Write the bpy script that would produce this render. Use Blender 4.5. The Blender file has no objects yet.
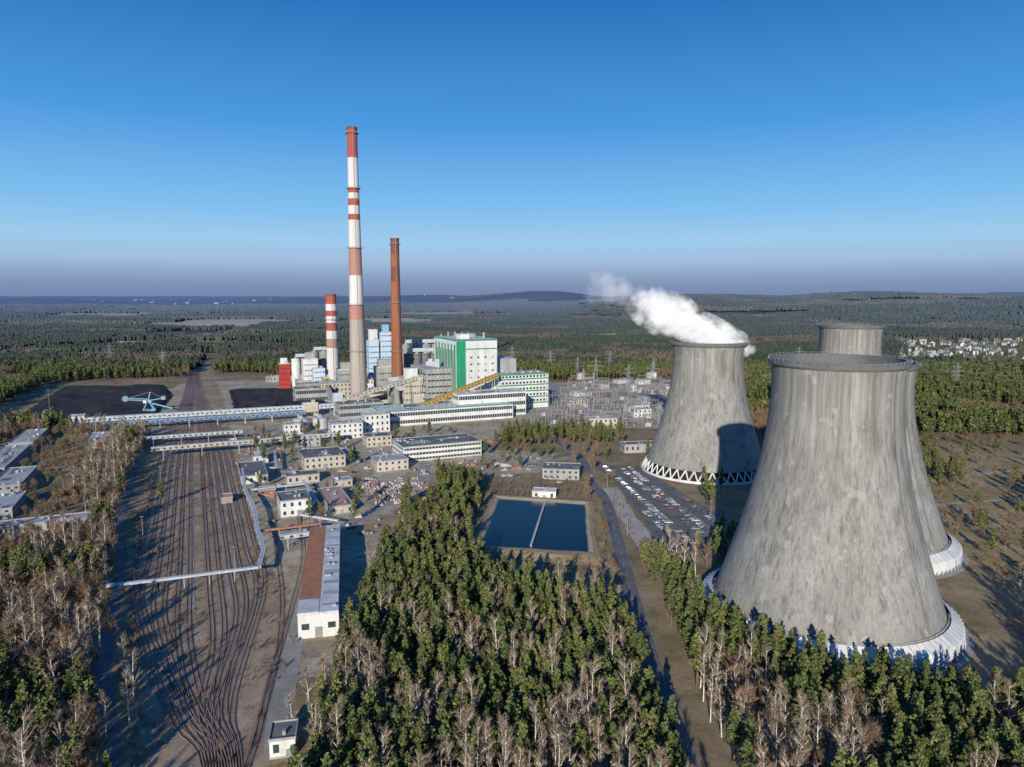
import bpy, math, random
from mathutils import Vector, noise, Matrix
R=random.Random(7)
sc=bpy.context.scene
COL=sc.collection
ROT=math.radians(23.5)
# ------------------------------------------------------------------ materials
MATS={}
def nd(nt,t,**k):
    n=nt.nodes.new(t)
    for a,b in k.items(): setattr(n,a,b)
    return n
def mixc(nt,fac,a,b,bt='MIX'):
    m=nd(nt,'ShaderNodeMix',data_type='RGBA',blend_type=bt)
    for i,v in ((0,fac),(6,a),(7,b)):
        if hasattr(v,'links'): nt.links.new(v,m.inputs[i])
        else:
            m.inputs[i].default_value=v if i==0 else (v[0],v[1],v[2],1)
    return m.outputs[2]
def ramp(nt,src,stops):
    r=nd(nt,'ShaderNodeValToRGB'); e=r.color_ramp.elements
    while len(e)<len(stops): e.new(0.5)
    for el,(p,c) in zip(e,stops):
        el.position=p; el.color=(c[0],c[1],c[2],1) if not isinstance(c,(int,float)) else (c,c,c,1)
    nt.links.new(src,r.inputs[0]); return r.outputs[0]
def ntex(nt,vec,scale,detail=4,rough=.6,stretch=None):
    if stretch:
        mp=nd(nt,'ShaderNodeMapping'); mp.inputs['Scale'].default_value=stretch
        nt.links.new(vec,mp.inputs[0]); vec=mp.outputs[0]
    n=nd(nt,'ShaderNodeTexNoise'); n.inputs['Scale'].default_value=scale
    n.inputs['Detail'].default_value=detail; n.inputs['Roughness'].default_value=rough
    nt.links.new(vec,n.inputs['Vector']); return n.outputs['Fac']
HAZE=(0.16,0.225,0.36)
def haze(nt,col,pos):  # aerial haze painted into the base colour, stronger with distance from the origin
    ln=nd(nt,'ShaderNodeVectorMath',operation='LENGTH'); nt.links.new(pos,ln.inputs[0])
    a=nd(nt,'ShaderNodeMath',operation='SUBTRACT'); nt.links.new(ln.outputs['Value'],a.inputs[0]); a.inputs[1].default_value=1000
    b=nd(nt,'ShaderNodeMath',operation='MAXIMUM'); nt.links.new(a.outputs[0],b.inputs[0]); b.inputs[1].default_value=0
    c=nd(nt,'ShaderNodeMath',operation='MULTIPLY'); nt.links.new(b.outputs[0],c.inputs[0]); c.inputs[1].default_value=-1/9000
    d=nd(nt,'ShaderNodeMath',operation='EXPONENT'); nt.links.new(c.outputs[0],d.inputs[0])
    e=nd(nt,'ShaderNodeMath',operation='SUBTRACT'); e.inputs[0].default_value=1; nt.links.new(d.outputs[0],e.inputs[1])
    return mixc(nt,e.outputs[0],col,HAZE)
def mat(name,c1,c2=None,scale=.3,stretch=None,rough=.85,bump=0,hz=True,rnd=0,metal=0,spec=.3,lo=.35,hi=.65,detail=5):
    m=bpy.data.materials.new(name); m.use_nodes=True; nt=m.node_tree; MATS[name]=m
    bs=nt.nodes['Principled BSDF']; bs.inputs['Roughness'].default_value=rough
    bs.inputs['Metallic'].default_value=metal; bs.inputs['Specular IOR Level'].default_value=spec
    g=nd(nt,'ShaderNodeNewGeometry'); pos=g.outputs['Position']
    if c2 is None: c2=tuple(x*.72 for x in c1)
    f=ntex(nt,pos,scale,detail,.65,stretch)
    col=ramp(nt,f,[(lo,c1),(hi,c2)])
    f2=ntex(nt,pos,scale*7,3,.6)
    col=mixc(nt,.35,col,ramp(nt,f2,[(.3,(.55,.55,.55)),(.7,(1.0,1.0,1.0))]),'MULTIPLY')
    if rnd:
        oi=nd(nt,'ShaderNodeObjectInfo')
        col=mixc(nt,1,col,ramp(nt,oi.outputs['Random'],[(0,(1-rnd,1-rnd*.8,1-rnd)),(1,(1,1-rnd*.2,1-rnd*.5))]),'MULTIPLY')
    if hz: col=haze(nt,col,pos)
    nt.links.new(col,bs.inputs['Base Color'])
    if bump:
        b=nd(nt,'ShaderNodeBump'); b.inputs['Strength'].default_value=bump; b.inputs['Distance'].default_value=.3
        nt.links.new(f2,b.inputs['Height']); nt.links.new(b.outputs[0],bs.inputs['Normal'])
    return m
def groundmat(name,stops,scale,fine=.5,tint=None,bump=.4):
    m=bpy.data.materials.new(name); m.use_nodes=True; nt=m.node_tree; MATS[name]=m
    bs=nt.nodes['Principled BSDF']; bs.inputs['Roughness'].default_value=.95; bs.inputs['Specular IOR Level'].default_value=.1
    stops=[(p,(min(.66,c[0]*1.45),min(.6,c[1]*1.36),min(.55,c[2]*1.22))) for p,c in stops]
    pos=nd(nt,'ShaderNodeNewGeometry').outputs['Position']
    col=ramp(nt,ntex(nt,pos,scale,10,.72),stops)
    w=ramp(nt,ntex(nt,pos,scale*4.3,6,.7),[(.52,0),(.62,.75)])
    col=mixc(nt,w,col,tint or (.16,.13,.07))
    w2=ramp(nt,ntex(nt,pos,scale*2.1,5,.7,(1.3,.6,1)),[(.56,0),(.66,.5)])
    col=mixc(nt,w2,col,tuple(min(.6,c*1.1) for c in stops[-1][1]))
    fn=ntex(nt,pos,fine,5,.75)
    col=mixc(nt,.7,col,ramp(nt,fn,[(.3,(.5,.5,.5)),(.65,(1,1,1))]),'MULTIPLY')
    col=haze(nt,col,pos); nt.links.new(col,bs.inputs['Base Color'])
    b=nd(nt,'ShaderNodeBump'); b.inputs['Strength'].default_value=bump; b.inputs['Distance'].default_value=.3
    nt.links.new(fn,b.inputs['Height']); nt.links.new(b.outputs[0],bs.inputs['Normal'])
mat('white_wall',(.78,.78,.75),(.60,.60,.57),.15,(1,1,.3))
mat('cream_wall',(.58,.52,.42),(.44,.40,.32),.15,(1,1,.3))
mat('gray_wall',(.42,.42,.41),(.30,.30,.29),.15,(1,1,.3))
mat('brick_red',(.34,.15,.10),(.22,.11,.08),.3)
mat('red_paint',(.50,.05,.04),(.36,.05,.04),.2,(1,1,.2))
mat('green_paint',(.02,.34,.16),(.03,.24,.13),.2,(1,1,.2))
mat('blue_paint',(.20,.42,.62),(.26,.48,.64),.2)
mat('lightblue_wall',(.44,.60,.72),(.60,.68,.76),.1)
mat('blue_steel',(.07,.20,.46),(.12,.25,.42),.3)
mat('yellow_paint',(.48,.32,.06),(.34,.24,.07),.3)
mat('dark_roof',(.11,.11,.115),(.21,.21,.205),.12)
mat('gray_roof',(.34,.34,.335),(.48,.48,.47),.12)
mat('light_roof',(.70,.70,.69),(.48,.48,.47),.12)
mat('pink_roof',(.54,.30,.26),(.42,.26,.22),.15)
mat('rust_roof',(.54,.22,.09),(.34,.17,.11),.25,(1,1,1))
mat('tile_roof',(.26,.12,.085),(.15,.10,.09),.02)
mat('window_glass',(.03,.04,.05),(.06,.08,.10),.6,rough=.15,spec=.6)
mat('steel',(.33,.34,.35),(.24,.25,.26),.4,rough=.6)
mat('pale_steel',(.58,.61,.63),(.44,.47,.49),.3,rough=.6)
mat('galvanised',(.46,.47,.47),(.34,.35,.35),.4,rough=.5)
mat('grid_steel',(.30,.305,.31),(.20,.205,.21),.4,rough=.6)
mat('silo_concrete',(.36,.36,.34),(.22,.22,.21),.12,(1,1,.15))
mat('silo_dark',(.12,.125,.13),(.18,.18,.18),.12,(1,1,.15))
mat('chimney_white',(.74,.71,.68),(.56,.53,.51),.08,(1,1,.15))
mat('chimney_red',(.44,.09,.065),(.33,.11,.08),.08,(1,1,.15))
mat('chimney_faded',(.48,.23,.17),(.38,.23,.18),.08,(1,1,.15))
mat('chimney_concrete',(.46,.40,.345),(.34,.295,.255),.08,(1,1,.1))
mat('chimney_rust',(.38,.13,.06),(.22,.08,.045),.10,(1,1,.12))
mat('chimney_rust_dark',(.17,.065,.045),(.24,.10,.065),.10,(1,1,.12))
mat('coal',(.016,.016,.018),(.036,.036,.040),.1,bump=.6,rough=.9)
groundmat('ballast',[(.30,(.16,.125,.09)),(.45,(.26,.20,.145)),(.6,(.33,.26,.195)),(.72,(.41,.34,.26))],.03,.8,(.16,.12,.085))
mat('ballast_dark',(.18,.14,.105),(.34,.26,.185),.10)
mat('ballast_rust',(.40,.255,.155),(.28,.195,.14),.08)
mat('sleeper',(.33,.28,.23),(.21,.165,.135),.4)
mat('rail_steel',(.42,.30,.22),(.32,.22,.17),.3,rough=.5,metal=.0)
mat('asphalt',(.18,.178,.172),(.12,.118,.115),.12)
mat('old_road',(.38,.355,.31),(.255,.235,.205),.12)
groundmat('yard_ground',[(.30,(.19,.16,.11)),(.45,(.30,.26,.20)),(.58,(.39,.35,.29)),(.72,(.46,.43,.37))],.035,.6,(.23,.19,.115))
mat('gravel',(.50,.45,.38),(.35,.31,.25),.1)
mat('substation_gravel',(.46,.40,.32),(.27,.235,.165),.04)
mat('concrete_slab',(.42,.41,.39),(.30,.29,.27),.2)
groundmat('dry_grass',[(.30,(.16,.135,.07)),(.45,(.25,.195,.11)),(.58,(.31,.24,.15)),(.72,(.37,.30,.21))],.025,.5,(.17,.15,.075))
mat('path_sand',(.50,.41,.30),(.38,.31,.22),.12)
mat('bank_soil',(.42,.30,.18),(.28,.21,.125),.12)
mat('farm_field',(.66,.52,.34),(.44,.37,.23),.004)
mat('road_marking',(.7,.7,.7),(.55,.55,.55),.3)
mat('trunk_pine',(.20,.12,.075),(.12,.08,.06),1)
mat('trunk_birch',(.70,.67,.61),(.44,.41,.36),2,lo=.45,hi=.6)
mat('trunk_bare',(.26,.21,.16),(.16,.13,.10),1)
mat('twig',(.36,.245,.165),(.25,.17,.115),.2,rnd=.3)
mat('twig_pale',(.40,.305,.23),(.29,.22,.165),.2,rnd=.25)
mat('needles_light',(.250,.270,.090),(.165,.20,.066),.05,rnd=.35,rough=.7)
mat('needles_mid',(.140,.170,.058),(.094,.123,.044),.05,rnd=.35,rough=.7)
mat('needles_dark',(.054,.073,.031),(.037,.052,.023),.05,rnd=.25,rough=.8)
mat('far_green',(.066,.082,.036),(.042,.055,.026),.006,rnd=.25)
mat('far_green2',(.044,.057,.029),(.030,.040,.021),.006,rnd=.25)
mat('far_brown',(.150,.112,.074),(.100,.078,.054),.006,rnd=.25)
mat('tyre',(.02,.02,.02),(.015,.015,.015),1)
mat('scrap_red',(.40,.16,.125),(.28,.125,.10),.5)
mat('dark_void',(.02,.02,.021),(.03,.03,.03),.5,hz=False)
def carpaint():
    m=bpy.data.materials.new('car_paint'); m.use_nodes=True; nt=m.node_tree; MATS['car_paint']=m
    bs=nt.nodes['Principled BSDF']; bs.inputs['Roughness'].default_value=.3
    oi=nd(nt,'ShaderNodeObjectInfo')
    r=nd(nt,'ShaderNodeValToRGB'); r.color_ramp.interpolation='CONSTANT'; e=r.color_ramp.elements
    cs=[(.32,.33,.35),(.03,.03,.035),(.12,.13,.14),(.55,.55,.55),(.03,.06,.2),(.15,.03,.03),(.05,.05,.06),(.25,.27,.30),(.42,.43,.44),(.08,.09,.10)]
    while len(e)<len(cs): e.new(.5)
    for i,c in enumerate(cs): e[i].position=i/len(cs); e[i].color=(*c,1)
    nt.links.new(oi.outputs['Random'],r.inputs[0]); nt.links.new(r.outputs[0],bs.inputs['Base Color'])
carpaint()
def towermat():
    m=bpy.data.materials.new('tower_concrete'); m.use_nodes=True; nt=m.node_tree; MATS['tower_concrete']=m
    bs=nt.nodes['Principled BSDF']; bs.inputs['Roughness'].default_value=.9; bs.inputs['Specular IOR Level'].default_value=.2
    tc=nd(nt,'ShaderNodeTexCoord'); o=tc.outputs['Object']
    f=ntex(nt,o,.05,6,.6,(1,1,.5))
    col=ramp(nt,f,[(.3,(.285,.272,.248)),(.7,(.415,.40,.368))])
    s=ntex(nt,o,.55,5,.7,(1,1,.03))
    col=mixc(nt,.95,col,ramp(nt,s,[(.33,(.46,.46,.45)),(.5,(.88,.88,.88)),(.66,(1,1,1))]),'MULTIPLY')
    s2=ntex(nt,o,1.6,3,.6,(1,1,.015))
    col=mixc(nt,.65,col,ramp(nt,s2,[(.35,(.62,.62,.61)),(.6,(1,1,1))]),'MULTIPLY')
    sp=nd(nt,'ShaderNodeSeparateXYZ'); nt.links.new(o,sp.inputs[0])
    fr=nd(nt,'ShaderNodeMath',operation='FRACT'); mu=nd(nt,'ShaderNodeMath',operation='MULTIPLY'); mu.inputs[1].default_value=1/1.5
    nt.links.new(sp.outputs[2],mu.inputs[0]); nt.links.new(mu.outputs[0],fr.inputs[0])
    col=mixc(nt,.3,col,ramp(nt,fr.outputs[0],[(.0,(.72,.72,.72)),(.12,(1,1,1)),(1,(1,1,1))]),'MULTIPLY')
    mr=nd(nt,'ShaderNodeMapRange'); mr.inputs[1].default_value=25; mr.inputs[2].default_value=97
    nt.links.new(sp.outputs[2],mr.inputs[0])
    s3=ramp(nt,ntex(nt,o,.33,5,.75,(1,1,.012)),[(.42,0),(.60,1)])
    ml=nd(nt,'ShaderNodeMath',operation='MULTIPLY'); nt.links.new(mr.outputs[0],ml.inputs[0]); nt.links.new(s3,ml.inputs[1])
    m2=nd(nt,'ShaderNodeMath',operation='MULTIPLY'); nt.links.new(ml.outputs[0],m2.inputs[0]); m2.inputs[1].default_value=.8
    col=mixc(nt,m2.outputs[0],col,(.15,.143,.128))
    mb_=nd(nt,'ShaderNodeMapRange'); mb_.inputs[1].default_value=30; mb_.inputs[2].default_value=6; nt.links.new(sp.outputs[2],mb_.inputs[0])
    m3=nd(nt,'ShaderNodeMath',operation='MULTIPLY'); nt.links.new(mb_.outputs[0],m3.inputs[0]); nt.links.new(ramp(nt,s,[(.45,0),(.7,.55)]),m3.inputs[1])
    col=mixc(nt,m3.outputs[0],col,(.20,.195,.17))
    p=ntex(nt,o,.22,2,.5,(1,1,.8)); col=mixc(nt,ramp(nt,p,[(.64,0),(.69,.3)]),col,(.50,.49,.46))
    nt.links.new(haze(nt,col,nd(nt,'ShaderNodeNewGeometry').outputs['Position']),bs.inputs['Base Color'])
    b=nd(nt,'ShaderNodeBump'); b.inputs['Strength'].default_value=.25; b.inputs['Distance'].default_value=.2
    nt.links.new(s,b.inputs['Height']); nt.links.new(b.outputs[0],bs.inputs['Normal'])
towermat()
def watermat():
    m=bpy.data.materials.new('pond_water'); m.use_nodes=True; nt=m.node_tree; MATS['pond_water']=m
    bs=nt.nodes['Principled BSDF']; bs.inputs['Base Color'].default_value=(.008,.020,.024,1)
    bs.inputs['Roughness'].default_value=.12; bs.inputs['Specular IOR Level'].default_value=.2
    g=nd(nt,'ShaderNodeNewGeometry'); f=ntex(nt,g.outputs['Position'],.9,4,.6)
    b=nd(nt,'ShaderNodeBump'); b.inputs['Strength'].default_value=.25; b.inputs['Distance'].default_value=.12
    nt.links.new(f,b.inputs['Height']); nt.links.new(b.outputs[0],bs.inputs['Normal'])
watermat()
# ------------------------------------------------------------------ mesh builder
class MB:
    def __init__(s): s.v=[];s.f=[];s.m=[];s.mats=[]
    def mi(s,n):
        if n not in s.mats: s.mats.append(n)
        return s.mats.index(n)
    def add(s,vs,fs,mt):
        b=len(s.v); i=s.mi(mt); s.v+=[tuple(p) for p in vs]
        for f in fs: s.f.append(tuple(b+k for k in f)); s.m.append(i)
    def box(s,cx,cy,z0,sx,sy,sz,mt,top=None,taper=1):
        a,b=sx/2,sy/2; t=taper
        vs=[(cx-a,cy-b,z0),(cx+a,cy-b,z0),(cx+a,cy+b,z0),(cx-a,cy+b,z0),(cx-a*t,cy-b*t,z0+sz),(cx+a*t,cy-b*t,z0+sz),(cx+a*t,cy+b*t,z0+sz),(cx-a*t,cy+b*t,z0+sz)]
        s.add(vs,[(0,1,5,4),(1,2,6,5),(2,3,7,6),(3,0,4,7),(0,3,2,1)],mt); 
        s.add(vs[4:],[(0,1,2,3)],top or mt)
    def cyl(s,cx,cy,z0,r0,r1,h,n,mt,cap=True,capm=None):
        vs=[]
        for r,z in((r0,z0),(r1,z0+h)):
            for i in range(n):
                a=2*math.pi*i/n; vs.append((cx+r*math.cos(a),cy+r*math.sin(a),z))
        s.add(vs,[(i,(i+1)%n,n+(i+1)%n,n+i) for i in range(n)],mt)
        if cap: s.add(vs[n:],[tuple(range(n))],capm or mt)
    def beam(s,p,q,w,h,mt,n=4):
        p=Vector(p);q=Vector(q);d=(q-p)
        if d.length<1e-4: return
        d.normalize(); up=Vector((0,0,1)) if abs(d.z)<.95 else Vector((1,0,0))
        x=d.cross(up).normalized(); y=x.cross(d)
        if n==3: off=[(0,.6),(-.5,-.4),(.5,-.4)]
        else: off=[(-.5,-.5),(.5,-.5),(.5,.5),(-.5,.5)]
        vs=[b+x*(a*w)+y*(c*h) for b in(p,q) for a,c in off]
        fs=[(i,(i+1)%n,n+(i+1)%n,n+i) for i in range(n)]
        if n==4: fs+=[(3,2,1,0),(4,5,6,7)]
        s.add(vs,fs,mt)
    def mesh(s,name,smooth=False):
        me=bpy.data.meshes.new(name); me.from_pydata(s.v,[],s.f)
        for n in s.mats: me.materials.append(MATS[n])
        me.polygons.foreach_set('material_index',s.m)
        if smooth: me.polygons.foreach_set('use_smooth',[True]*len(s.f))
        me.update(); return me
    def obj(s,name,loc=(0,0,0),rot=0,smooth=False,col=None):
        o=bpy.data.objects.new(name,s.mesh(name,smooth)); o.location=loc; o.rotation_euler=(0,0,rot)
        (col or COL).objects.link(o); return o
def inpoly(x,y,P):
    c=False; j=len(P)-1
    for i in range(len(P)):
        if (P[i][1]>y)!=(P[j][1]>y) and x<(P[j][0]-P[i][0])*(y-P[i][1])/(P[j][1]-P[i][1])+P[i][0]: c=not c
        j=i
    return c
def sstep(a,b,x):
    t=max(0,min(1,(x-a)/(b-a))); return t*t*(3-2*t)
def hz(x,y):
    if y<1250: return 0.0
    f=sstep(1300,3200,y); r=x/max(y,1)
    z=f*12*(noise.noise(Vector((x/900,y/900,0)))+.3)
    z+=92*math.exp(-((y-4600)/1500)**2)*sstep(0.04,.22,r)*(.82+.40*noise.noise(Vector((x/800,y/1500,3.3))))
    z+=34*sstep(2300,3300,y)*sstep(.1,.5,r)*sstep(7000,5000,y)
    z+=165*math.exp(-((x-420)/900)**2-((y-9500)/1400)**2)
    z+=120*math.exp(-((x+1300)/1500)**2-((y-11500)/1500)**2)
    z+=60*sstep(5000,7000,y)*sstep(.1,.3,r)
    z+=sstep(3500,7000,y)*42*max(0,noise.noise(Vector((x/1500,y/1900,5))))
    z+=sstep(6000,12000,y)*75*noise.noise(Vector((x/2500,y/2500,7)))
    return z
EXC=[];EXP=[]
# ------------------------------------------------------------------ ground
def ground():
    ys=[-500,-200,0,150,300,500,700,900,1100]; y=1250
    while y<60000: ys.append(y); y*=1.028
    N=170; vs=[];fs=[]
    for y in ys:
        for i in range(N+1):
            u=(i/N*2-1)*1.5; x=u*(abs(y)+900); vs.append((x,y,hz(x,y)))
    for j in range(len(ys)-1):
        for i in range(N):
            a=j*(N+1)+i; fs.append((a,a+1,a+N+2,a+N+1))
    m=bpy.data.materials.new('ground_soil'); m.use_nodes=True; nt=m.node_tree
    bs=nt.nodes['Principled BSDF']; bs.inputs['Roughness'].default_value=.95; bs.inputs['Specular IOR Level'].default_value=.1
    pos=nd(nt,'ShaderNodeNewGeometry').outputs['Position']
    near=ramp(nt,ntex(nt,pos,.02,10,.72),[(.32,(.16,.145,.075)),(.46,(.30,.225,.13)),(.58,(.39,.295,.18)),(.7,(.48,.38,.26))])
    near=mixc(nt,ramp(nt,ntex(nt,pos,.09,6,.7),[(.5,0),(.62,.7)]),near,(.18,.15,.08))
    near=mixc(nt,.7,near,ramp(nt,ntex(nt,pos,.6,5,.75),[(.3,(.5,.5,.5)),(.66,(1,1,1))]),'MULTIPLY')
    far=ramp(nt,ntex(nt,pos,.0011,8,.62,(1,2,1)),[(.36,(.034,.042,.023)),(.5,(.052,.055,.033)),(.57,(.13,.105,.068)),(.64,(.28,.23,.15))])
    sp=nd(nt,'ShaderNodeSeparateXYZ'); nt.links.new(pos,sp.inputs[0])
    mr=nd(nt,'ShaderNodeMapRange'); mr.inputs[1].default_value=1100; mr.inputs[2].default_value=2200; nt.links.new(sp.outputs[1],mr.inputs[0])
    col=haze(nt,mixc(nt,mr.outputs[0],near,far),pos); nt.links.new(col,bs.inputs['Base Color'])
    me=bpy.data.meshes.new('ground'); me.from_pydata(vs,[],fs); me.materials.append(m)
    me.polygons.foreach_set('use_smooth',[True]*len(fs))
    COL.objects.link(bpy.data.objects.new('ground',me))
ground()
def patch(name,P,z,mt,jit=2.0,step=6,ex=False):
    pts=[]
    for i in range(len(P)):
        a=Vector(P[i]);b=Vector(P[(i+1)%len(P)]); n=max(1,int((b-a).length/step))
        for k in range(n):
            p=a.lerp(b,k/n); pts.append((p.x+R.uniform(-jit,jit)*.5,p.y+R.uniform(-jit,jit)*.5,z))
    from mathutils.geometry import tessellate_polygon
    tr=tessellate_polygon([[Vector(p) for p in pts]])
    mb=MB(); mb.add(pts,[t if (Vector(pts[t[1]])-Vector(pts[t[0]])).cross(Vector(pts[t[2]])-Vector(pts[t[0]])).z>0 else (t[2],t[1],t[0]) for t in tr],mt)
    if ex: EXP.append(P)
    return mb.obj(name)
def catmull(P,step=4):
    out=[]; Q=[P[0]]+list(P)+[P[-1]]
    for i in range(1,len(Q)-2):
        p0,p1,p2,p3=[Vector(q) for q in Q[i-1:i+3]]
        n=max(1,int((p2-p1).length/step))
        for k in range(n):
            t=k/n; out.append(.5*((2*p1)+(p2-p0)*t+(2*p0-5*p1+4*p2-p3)*t*t+(3*p1-p0-3*p2+p3)*t**3))
    out.append(Vector(P[-1])); return out
def strip(name,P,w,z,mt,kerb=False,step=6,mark=False,ex=True,wob=0):
    c=catmull([Vector((p[0],p[1])) for p in P],step); mb=MB(); L=[];Rr=[]
    for i,p in enumerate(c):
        t=(c[min(i+1,len(c)-1)]-c[max(i-1,0)]).normalized(); n=Vector((-t.y,t.x))
        L.append(p+n*(w/2+R.uniform(-wob,wob)));Rr.append(p-n*(w/2+R.uniform(-wob,wob)))
        if ex: EXC.append((p.x,p.y,w/2+1.0))
    n=len(c)
    mb.add([(p.x,p.y,z) for p in Rr]+[(p.x,p.y,z) for p in L],[(i,i+1,n+i+1,n+i) for i in range(n-1)],mt)
    if kerb:
        for S,sg in((L,1),(Rr,-1)):
            for i in range(n-1): mb.beam((S[i].x,S[i].y,z+.03),(S[i+1].x,S[i+1].y,z+.03),.2,.14,'old_road')
    if mark:
        for i in range(0,n-1,2):
            a=c[i];b=a.lerp(c[i+1],.4); mb.beam((a.x,a.y,z+.006),(b.x,b.y,z+.006),.12,.004,'road_marking')
    return mb.obj(name)
patch('industrial_yard_pavement',[(-92,215),(-56,215),(-60,345),(-62,385),(-52,450),(-20,470),(20,480),(35,540),(-20,555),(-5,600),(45,655),(140,655),(230,1010),(60,990),(-60,1010),(-230,1040),(-450,1000),(-400,640),(-262,600),(-215,520),(-150,380)],.02,'yard_ground',5,8,True)
patch('substation_ground',[(10,655),(145,640),(235,1010),(46,965)],.06,'substation_gravel',3,8,True)
patch('railway_ballast',[(-62,120),(-60,171),(-72,230),(-95,285),(-135,360),(-200,520),(-262,660),(-345,850),(-420,1018),(-560,1320),(-585,1320),(-462,1018),(-385,850),(-320,660),(-264,520),(-150,273),(-128,235),(-94,171),(-80,120)],.05,'ballast',5,5,True)
EXP.append([(-50,120),(-62,300),(-95,345),(-200,520),(-262,660),(-420,1018),(-520,1018),(-335,660),(-268,520),(-153,273),(-97,171),(-83,120)])
patch('dry_field',[(205,300),(250,330),(330,360),(420,520),(330,600),(245,560),(212,420)],.02,'dry_grass',12,8)
strip('service_road',[(-90,120),(-103,171),(-130,216),(-159,276),(-180,320),(-213,380),(-273,517),(-300,600)],4.5,.06,'asphalt',wob=.4)
strip('main_road',[(42,60),(45,171),(46,226),(48,273),(52,343),(55,413),(51,459),(50,533),(30,600),(10,640)],6.5,.06,'asphalt',True,mark=True)
strip('gravel_track',[(61,440),(62,413),(63,380),(65,340),(66,312)],10,.05,'gravel',wob=1)
strip('field_path',[(210,330),(235,420),(300,470),(420,500)],5,.05,'path_sand',wob=.8)
strip('field_path',[(225,300),(300,380),(420,420)],4,.055,'path_sand',wob=.8)
strip('field_path',[(230,400),(330,430),(450,520)],3.5,.045,'path_sand',wob=.8)
strip('yard_road',[(-62,175),(-68,200),(-80,260),(-90,330),(-112,400),(-150,480),(-190,560),(-230,600)],7,.06,'old_road',wob=.5)
strip('yard_road',[(-95,340),(-60,470),(-85,560),(-140,600),(-230,640)],7,.065,'old_road',wob=.5)
strip('yard_road',[(-60,470),(10,500),(50,533)],7,.07,'old_road',wob=.5)
strip('mud_track',[(-100,340),(-70,370),(-52,430),(-48,500)],9,.055,'bank_soil',wob=1.5)
P_PARK=[(58,505),(90,492),(116,375),(96,332),(72,330),(70,400),(67,450)]
patch('parking_lot',P_PARK,.07,'asphalt',.5,20,True)
def coal(name,P,amp,seed):
    xs=[p[0] for p in P];ys=[p[1] for p in P]; st=6; mb=MB(); idx={};vs=[];fs=[]
    def ed(x,y):
        d=1e9
        for i in range(len(P)):
            a=Vector(P[i]);b=Vector(P[(i+1)%len(P)]);p=Vector((x,y));t=max(0,min(1,(p-a).dot(b-a)/(b-a).length_squared)); d=min(d,(p-a-(b-a)*t).length)
        return d
    nx=int((max(xs)-min(xs))/st)+2; ny=int((max(ys)-min(ys))/st)+2
    for j in range(ny):
        for i in range(nx):
            x=min(xs)+i*st;y=min(ys)+j*st
            if inpoly(x,y,P):
                e=ed(x,y); z=.1+min(1,e/14)*amp*max(.15,.5+noise.noise(Vector((x/45,y/30,seed)))*1.1+.2*noise.noise(Vector((x/9,y/9,seed))))
                idx[i,j]=len(vs);vs.append((x,y,z))
    for (i,j),a in list(idx.items()):
        if (i+1,j) in idx and (i,j+1) in idx and (i+1,j+1) in idx: fs.append((a,idx[i+1,j],idx[i+1,j+1],idx[i,j+1]))
    mb.add(vs,fs,'coal'); mb.obj(name); patch('coal_yard_ground',P,.1,'coal',3,8,True)
coal('coal_pile',[(-485,690),(-590,940),(-467,961),(-405,855),(-352,700)],6,1)
coal('coal_pile',[(-361,909),(-252,930),(-200,790),(-286,735)],7,5)
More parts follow.
